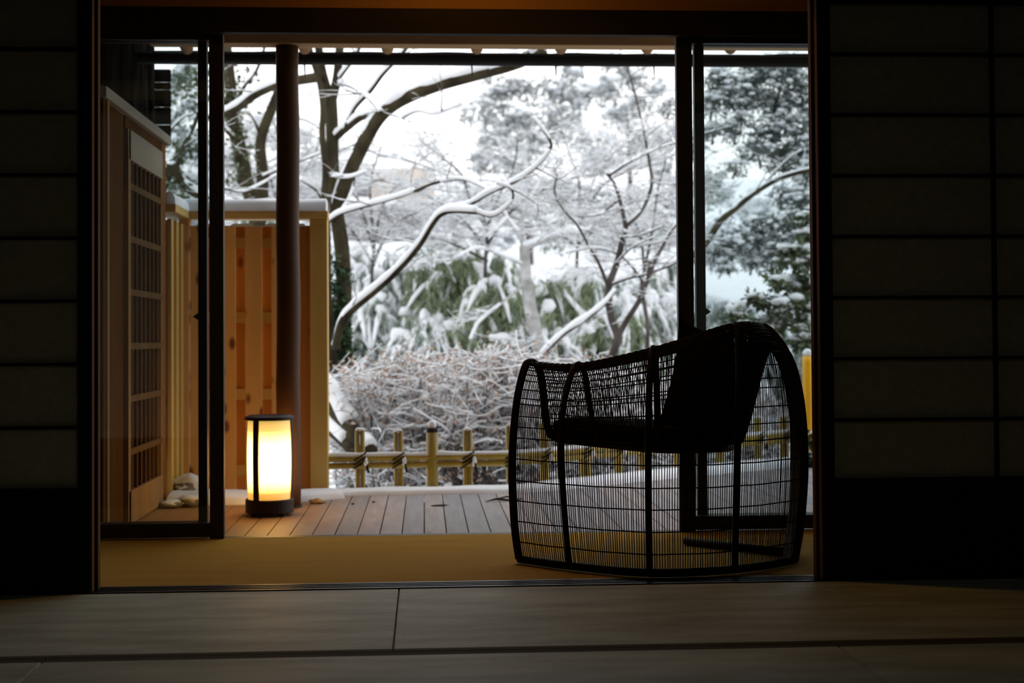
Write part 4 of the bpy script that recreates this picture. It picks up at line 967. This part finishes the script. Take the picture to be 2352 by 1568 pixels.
# ---- evergreens
def evergreen(name, label, Yc, lumps, leafmat, seed, L, W, dens, sn_r, trunkpts=None, snowfrac=0.5, down=0.2, cat='evergreen tree', smat='snow'):
    rg = random.Random(seed)
    cs = [(at(px, py, Y=Yc+dy), R*Yc/F) for px, py, R, dy in lumps]
    r = thing(name, (cs[0][0].x, Yc, ground_z(cs[0][0].x, Yc)), label, cat)
    lf, sn, wd = MB(), MB(), MB()
    if trunkpts: p, ra = P3(trunkpts, Yc+0.2, Yc+0.2, 0.05*Yc/11, 0.015); wd.tube(p, ra, 8)
    for c, R in cs:
        a = c+Vector((rg.uniform(-.3, .3)*R, R*0.4, -R*0.9)); wd.tube([a, c, c+Vector((rg.uniform(-R, R), 0, R*0.3))], [0.012, 0.008, 0.003], 5)
        k = max(6, int(dens*R*R*30)); 
        for _ in range(k):
            v = Vector((rg.gauss(0, 1), rg.gauss(0, 1), rg.gauss(0, 1))).normalized()*rg.random()**0.4
            q = c+Vector((v.x*R, v.y*R*0.7, v.z*R*0.75)); s_ = sn_r*rg.uniform(0.6, 1.3)
            leaves(lf, q, s_*1.3, s_*1.3, s_*0.8, 18, L, W, rg, down)
            if rg.random() < snowfrac*1.1: big = 1.45 if leafmat == 'camellia' else 1.0; sn.blob((q.x, q.y-s_*0.3, q.z+s_*0.62), s_*0.66*big, s_*0.62*big, s_*0.30*big, 7, 4, 0.5, rg)
    wd.build('branches', M['twig'], r)
    o = lf.build('foliage', M[leafmat], r); o['kind'] = 'stuff'
    if sn.v: sn.build('snow', M[smat], r, smooth=True)
    return r
rg = random.Random(12)
evergreen('conifer_tree', 'dark evergreen crown filling the upper right behind the right hand glass pane', 11.8,
          [(1660, 190, 45, 0), (1730, 180, 55, .2), (1800, 170, 60, 0), (1860, 200, 60, .2), (1640, 240, 40, .1), (1700, 240, 55, 0), (1780, 240, 60, .3), (1850, 270, 65, 0), (1640, 300, 35, .2), (1690, 300, 35, .1),
           (1770, 310, 55, .1), (1850, 340, 60, 0), (1740, 350, 40, 0), (1800, 370, 50, .2), (1860, 400, 45, 0), (1590, 330, 40, .3), (1540, 250, 25, .2), (1630, 420, 28, .1), (1930, 260, 70, 0), (1920, 350, 70, .2), (1690, 390, 22, 0)],
          'needle', 71, 0.05, 0.016, 42, 0.055, [(1960, 900), (1950, 600), (1945, 300), (1940, 60)], 0.6)
evergreen('conifer_tree', 'mid grey-green evergreen bough below the slanting limb, behind the right hand pane', 11.6,
          [(1690, 560, 45, 0), (1740, 540, 50, .2), (1800, 520, 50, 0), (1640, 580, 22, .1), (1780, 580, 40, 0), (1730, 600, 35, .2), (1850, 470, 50, 0), (1800, 450, 35, .2), (1860, 540, 45, 0), (1670, 610, 22, 0)],
          'needle', 73, 0.05, 0.016, 42, 0.05, None, 0.8)
evergreen('camellia_shrub', 'glossy-leaved camellia heaped with snow at the right edge of the glass, above the golden post', 9.4,
          [(1860, 520, 40, 0), (1820, 590, 40, .1), (1870, 600, 40, 0), (1790, 640, 30, 0), (1840, 660, 40, .1), (1750, 690, 28, 0), (1800, 700, 35, 0), (1860, 720, 40, 0), (1720, 740, 28, 0), (1780, 750, 35, .1), (1840, 770, 35, 0), (1880, 660, 30, 0), (1690, 720, 20, 0), (1880, 800, 30, 0)],
          'camellia', 75, 0.07, 0.032, 34, 0.05, [(1930, 1050), (1900, 900), (1870, 760), (1850, 600)], 0.75, cat='shrub')
evergreen('low_shrub', 'small dark leafy bush with snow at the foot of the golden bamboo post', 7.9,
          [(1866, 1010, 15, 0), (1872, 1045, 17, 0), (1885, 1030, 20, 0), (1862, 1065, 10, 0), (1900, 1060, 20, 0)], 'ivy', 76, 0.04, 0.025, 160, 0.022, None, 0.35, cat='shrub')
evergreen('conifer_tree', 'far haze-grey snowy evergreen towering above the garden centre', 24.0,
          [(1110, 250, 60, 0), (1160, 210, 55, 0), (1130, 320, 50, 1), (1200, 280, 60, 0), (1250, 220, 55, 0), (1230, 340, 55, 0), (1290, 290, 55, 1), (1330, 230, 50, 0), (1180, 370, 50, 0), (1100, 380, 40, 0), (1300, 170, 40, 0), (1350, 330, 50, 0)],
          'frost', 77, 0.16, 0.05, 3.6, 0.15, [(1220, 800), (1215, 500), (1215, 300)], 0.55)
evergreen('conifer_tree', 'far haze-grey snowy evergreen at the right of the garden view, left of the brown stile', 26.0,
          [(1400, 200, 50, 0), (1450, 180, 50, 0), (1480, 250, 45, 0), (1420, 280, 50, 1), (1500, 330, 45, 0), (1450, 350, 50, 0), (1380, 370, 45, 0), (1530, 400, 50, 0), (1400, 140, 30, 0), (1520, 200, 28, 0), (1560, 290, 30, 0)],
          'frost', 79, 0.16, 0.05, 3.4, 0.15, [(1450, 800), (1450, 500), (1440, 250)], 0.55)
evergreen('conifer_tree', 'snow-speckled evergreen beyond the side fence, seen through the left glass door', 15.0,
          [(400, 200, 40, 0), (440, 170, 40, 0), (390, 270, 40, 0), (440, 250, 30, 0), (420, 330, 50, 0), (460, 360, 40, 0), (400, 420, 40, 0), (340, 330, 60, 0), (450, 430, 35, 0), (520, 380, 40, .5), (300, 240, 60, 0)],
          'needle', 81, 0.09, 0.03, 11, 0.09, [(400, 800), (400, 500), (410, 300)], 1.0)
evergreen('conifer_tree', 'hazy snow-covered evergreen standing behind the trunks left of the log post', 19.0,
          [(560, 430, 50, 0), (620, 420, 50, 0), (680, 400, 50, 0), (540, 350, 40, 0), (640, 330, 40, 0), (590, 290, 40, 0), (700, 320, 30, 0), (520, 440, 40, 0)],
          'frost', 83, 0.12, 0.04, 5, 0.11, [(600, 800), (600, 500), (600, 350)], 0.8)

for i, (px, py, wd_, Yc, lab) in enumerate(((1000, 560, 3, 20, 'snow-loaded shrubs on the slope below the grey roof end'), (1100, 480, 4, 21, 'snow-loaded shrubs on the slope left of the frosted trunk'),
     (1270, 470, 4, 22, 'snow-loaded shrubs on the slope right of the frosted trunk'), (1430, 470, 4, 21, 'snow-loaded shrubs on the slope behind the Y-shaped maple'), (1570, 480, 3, 20, 'snow-loaded shrubs on the slope behind the brown door stile'),
     (1700, 520, 4, 19, 'snow-loaded shrubs on the slope behind the right hand pane'), (1840, 500, 4, 20, 'snow-loaded shrubs on the slope at the right jamb'), (690, 440, 3, 22, 'snow-loaded shrubs on the slope right of the log post'), (560, 470, 3, 18, 'snow-loaded shrubs on the slope over the cedar fence'), (430, 470, 3, 18, 'snow-loaded shrubs on the slope beyond the side fence'))):
    rr_ = random.Random(300+i)
    evergreen('snowy_shrub', lab, Yc, [(px+rr_.uniform(-75, 75), py+rr_.uniform(-45, 90), rr_.uniform(38, 55), rr_.uniform(-1, 1)) for _ in range(wd_*3)], 'frost' if i % 2 else 'bamboodull', 310+i, 0.11, 0.04, 2.6, 0.13, None, 0.9, cat='shrub')

# ---- snow-bowed bamboo clumps
def bamboo_clump(label, px, py, Yc, wpx, hpx, seed, n=26, leafd=1.0, dirb=0.0, green=1.0):
    rg = random.Random(seed); c = at(px, py, Y=Yc); W = wpx*Yc/F; H = hpx*Yc/F
    gz = ground_z(c.x, Yc)
    r = thing('bowed_bamboo', (c.x, Yc, gz), label, 'bamboo', 'bamboo bowed down under snow')
    lf, sn, st = MB(), MB(), MB()
    for i in range(int(n*1.5)):
        a = rg.uniform(0, 2*pi)
        dx = cos(a)*0.9+dirb; dy = sin(a)*0.55
        s0 = c+Vector((rg.gauss(0, W*0.26), rg.gauss(0, W*0.15), -H*rg.uniform(0.0, 0.75)))
        reach = W*rg.uniform(0.12, 0.5); drop = H*rg.uniform(0.3, 0.9); up = H*rg.uniform(0.02, 0.16)
        path = []; K = 12
        for k in range(K+1):
            u = k/K; wob = Vector((noise.noise(Vector((i*3.1, u*3, 0))), noise.noise(Vector((i*3.1, u*3, 9))), noise.noise(Vector((i*3.1, u*4, 5)))))*0.16; path.append(s0+wob*u+Vector((dx*reach*u**0.8, dy*reach*u, up*sin(min(u*2.2, 1)*pi/2)-drop*u**1.9)))
        rad = [0.010*(1-0.7*k/K) for k in range(K+1)]
        st.tube(path, rad, 4, caps=False)
        run = []; rr = []
        for k in range(K+1):
            run.append(path[k]+Vector((0, 0, 0.018))); rr.append(max(0.008, (0.052-0.026*k/K)*(0.8+1.0*noise.noise(path[k]*6+Vector((i, 0, 0))))))
        sn.tube(run, rr, 6)
        for k in range(2, K+1):
            for _ in range(int(12*leafd)):
                p = path[k]+Vector((rg.gauss(0, 0.05), rg.gauss(0, 0.05), -rg.random()*0.10*H/0.8))
                d = Vector((rg.gauss(dx*0.4, 0.35), rg.gauss(0, 0.35), -1)); lf.leaf(p, d, Vector((rg.gauss(0, 1), rg.gauss(0, 1), .4)), rg.uniform(0.06, 0.12), 0.016)
            if rg.random() < 0.75:      # hanging side spray with its own load of snow
                d0 = Vector((rg.gauss(dx*0.5, 0.4), rg.gauss(0, 0.4), -0.55)).normalized(); L = rg.uniform(0.12, 0.34); q = [path[k]+d0*L*u+Vector((0, 0, -L*0.5*u*u)) for u in (0, .33, .66, 1)]
                sn.tube(q, [0.018, 0.026*rg.uniform(.6, 1.4), 0.022, 0.008], 5)
                for _ in range(int(12*leafd)):
                    p = q[rg.randrange(4)]+Vector((rg.gauss(0, .03), rg.gauss(0, .03), -0.03)); lf.leaf(p, Vector((rg.gauss(0, .4), rg.gauss(0, .4), -1)), Vector((rg.gauss(0, 1), rg.gauss(0, 1), .3)), rg.uniform(0.05, 0.11), 0.015)
    for i in range(5): st.tube([Vector((c.x+rg.gauss(0, W*.1), Yc+rg.gauss(0, .15), gz)), c+Vector((rg.gauss(0, W*.15), 0, -H*0.3))], [0.016, 0.010], 6)
    st.build('canes', M['bambooleaf'], r)
    o = lf.build('leaves', M['bambooleaf' if leafd >= 2 else 'bamboodull'], r); o['kind'] = 'stuff'
    sn.build('snow', M['snow'], r, smooth=True)
for a in (
    ('bamboo bowed by snow directly right of the ivy-clad trunk foot', 860, 690, 13.0, 190, 190, 101, 30, 0.9, 0.1),
    ('bamboo bowed by snow in a long white ridge falling right below the arching branch', 950, 600, 13.4, 240, 230, 102, 38, 1.0, 0.3),
    ('bamboo bowed by snow, pale mound under the long white ridge', 1000, 720, 12.8, 220, 160, 103, 34, 0.8, 0.1),
    ('green-leaved bamboo showing between two white ridges left of the frosted trunk', 1030, 590, 12.9, 210, 250, 104, 13, 5.0, 0.0),
    ('bamboo bowed by snow just left of the frosted trunk', 1130, 650, 12.6, 180, 200, 105, 13, 4.0, 0.1),
    ('bamboo bowed by snow just right of the frosted trunk', 1290, 630, 12.8, 200, 220, 106, 17, 3.4, 0.1),
    ('bamboo bowed by snow behind the Y-shaped maple trunk', 1370, 710, 12.6, 190, 180, 107, 20, 2.4, -0.1),
    ('bamboo bowed by snow left of the brown door stile', 1500, 680, 13.0, 190, 200, 108, 34, 1.0, 0.1),
    ('bamboo bowed by snow seen just right of the door stiles', 1640, 700, 13.0, 160, 190, 109, 24, 1.4, 0.1),
    ('bamboo bowed by snow behind the camellia at the right edge', 1800, 700, 13.2, 240, 220, 110, 26, 1.2, 0.0),
    ('bamboo bowed by snow below the grey house roof', 850, 570, 15.0, 220, 190, 111, 26, 1.4, 0.0),
    ('bamboo bowed by snow, small high tuft above the others at the garden centre', 1120, 560, 15.5, 200, 160, 112, 18, 2.6, 0.0),
    ('bamboo bowed by snow, high tuft behind the Y fork', 1420, 600, 15.5, 260, 180, 113, 26, 1.2, 0.0),
    ('bamboo bowed by snow right at the hedge line below the frosted trunk', 1180, 770, 12.2, 200, 120, 114, 22, 1.2, 0.0),
):
    bamboo_clump(*a)

# ---- leafless hedge with withered buds in front
def hedge(label, px, Yc, wpx, ytop, seed, n=36, brown=1.0):
    rg = random.Random(seed); c = at(px, ytop, Y=Yc); W = wpx*Yc/F; gz = ground_z(c.x, Yc); H = c.z-gz
    r = thing('bare_shrub', (c.x, Yc, gz), label, 'shrub', 'leafless hedge shrubs')
    st, sn, bd = MB(), MB(), MB()
    for i in range(n):
        b = Vector((c.x+rg.gauss(0, W*0.16), Yc+rg.gauss(0, 0.12), gz-0.02))
        e = Vector((c.x+rg.uniform(-W, W)*0.55, Yc+rg.uniform(-0.35, 0.35), gz+H*rg.uniform(0.65, 1.0)))
        mid = (b+e)/2+Vector((rg.gauss(0, .05), rg.gauss(0, .05), 0.04)); p = [Vector(q) for q in bez([tuple(b), tuple(mid), tuple(e)], 4)]
        ra = [0.0075*(1-0.7*k/(len(p)-1)) for k in range(len(p))]
        st.tube(p, ra, 4, caps=False); snow_on(sn, p, ra, rg, 1.0, 0.004, 0.97, 4)
        for k in range(2, len(p)):
            for _ in range(3):
                d = Vector((rg.gauss(0, 1), rg.gauss(0, 1), rg.gauss(0.1, .5))); pa, rb = walk(p[k], d, rg.uniform(0.10, 0.30), 0.0032, rg, 4, 0.6, 0.5)
                st.tube(pa, rb, 3, caps=False); snow_on(sn, pa, rb, rg, 1.0, 0.0036, 0.85, 4)
                for q in pa[1:]:
                    if rg.random() < 0.55*brown*max(0.25, (q.z-gz)/H): leaves(bd, q, 0.02, 0.02, 0.02, 2, 0.030, 0.020, rg)
        if rg.random() < 0.9: q = p[rg.randrange(2, len(p))]; sn.blob(q, 0.035*rg.uniform(.6, 1.4), 0.03, 0.016, 7, 4, 0.3, rg)
    st.build('stems', M['finetwig'], r); sn.build('snow', M['snow'], r, smooth=True)
    o = bd.build('buds', M['bud'], r); o['kind'] = 'stuff'
for i, (px, Yc, wp, yt) in enumerate(((820, 9.4, 150, 850), (900, 8.9, 170, 815), (985, 9.3, 180, 815), (1060, 8.8, 170, 812), (1140, 9.2, 170, 808), (1220, 8.8, 170, 825), (1310, 9.2, 170, 830), (1400, 8.9, 170, 850), (1500, 9.2, 180, 870), (1610, 9.4, 180, 900), (1720, 9.5, 180, 930))):
    hedge('leafless budded hedge shrub with snow, ' + ['at the foot of the ivy-clad trunk', 'above the first two bamboo pickets', 'directly above the thick snow-domed post', 'above the fourth bamboo picket', 'just left of the chair', 'behind the left end of the chair', 'behind the low arm of the chair', 'behind the middle rib of the chair', 'hidden mostly behind the chair cushion', 'behind the right arm of the chair', 'seen through the chair weave, far right'][i], px, Yc, wp, yt, 200+i, brown=1.3 if px < 1250 else 0.7)
# young leafy weeds under the rail
m = MB(); rg = random.Random(9); c = at(798, 1108, Y=7.6); leaves(m, c, 0.03, 0.03, 0.05, 7, 0.06, 0.03, rg)
tag(m.build('leafy_sprig', M['camellia'], origin=(c.x, 7.6, -0.5)), 'small green sprig poking through the snow below the fence rail', 'plant')

# ---- neighbouring house
Y = 27.0
r = thing('house', (at(820, 450, Y=Y).x, Y+2, -0.2), 'beige neighbouring house with a snowy grey tiled roof, glimpsed behind the mossy tree', 'building')
x0, x1 = at(650, 450, Y=Y).x, at(1000, 450, Y=Y).x
zt = at(800, 372, Y=Y+1).z; zr = at(900, 470, Y=Y).z; zb = at(900, 560, Y=Y).z
one('box', x0, x1, Y+2.0, Y+5, 0.0, zt).build('wall', M['plaster'], r)
for pa, pb in ((805, 845), (730, 765)):
    one('box', at(pa, 400, Y=Y+2).x, at(pb, 400, Y=Y+2).x, Y+1.95, Y+2.0, at(800, 455, Y=Y+2).z, at(800, 400, Y=Y+2).z).build('window', M['tile'], r)
xa, xb = at(800, 470, Y=Y).x, at(1000, 470, Y=Y).x
m = MB(); z0_, z1_ = at(900, 535, Y=Y).z, at(900, 482, Y=Y+1.6).z
m.add([(xa, Y, z0_), (xb, Y, z0_), (xb, Y+1.6, z1_), (xa-0.3, Y+1.6, z1_+0.15), (xa, Y, z0_-0.12), (xb, Y, z0_-0.12), (xb, Y+1.6, z1_-0.12), (xa-0.3, Y+1.6, z1_+0.03)], [(0, 1, 2, 3), (7, 6, 5, 4), (0, 4, 5, 1), (1, 5, 6, 2), (2, 6, 7, 3), (3, 7, 4, 0)])
m.build('roof', M['tile'], r)
m = MB(); m.tube([(xa-0.3, Y+1.6, z1_+0.2), ((xa+xb)/2, Y+1.6, z1_+0.10), (xb, Y+1.6, z1_+0.05)], 0.10, 8); m.build('snow', M['snow'], r, smooth=True)
one('box', xa+0.1, xb, Y+0.4, Y+1.9, 0, z0_).build('lower_wall', M['plaster'], r)

# snow lies in uncountable patches, fine branches too
for o in bpy.data.objects:
    if o.parent is not None and o.name.split('.')[0] in ('snow', 'branches', 'buds', 'stems'):
        o['kind'] = 'stuff'
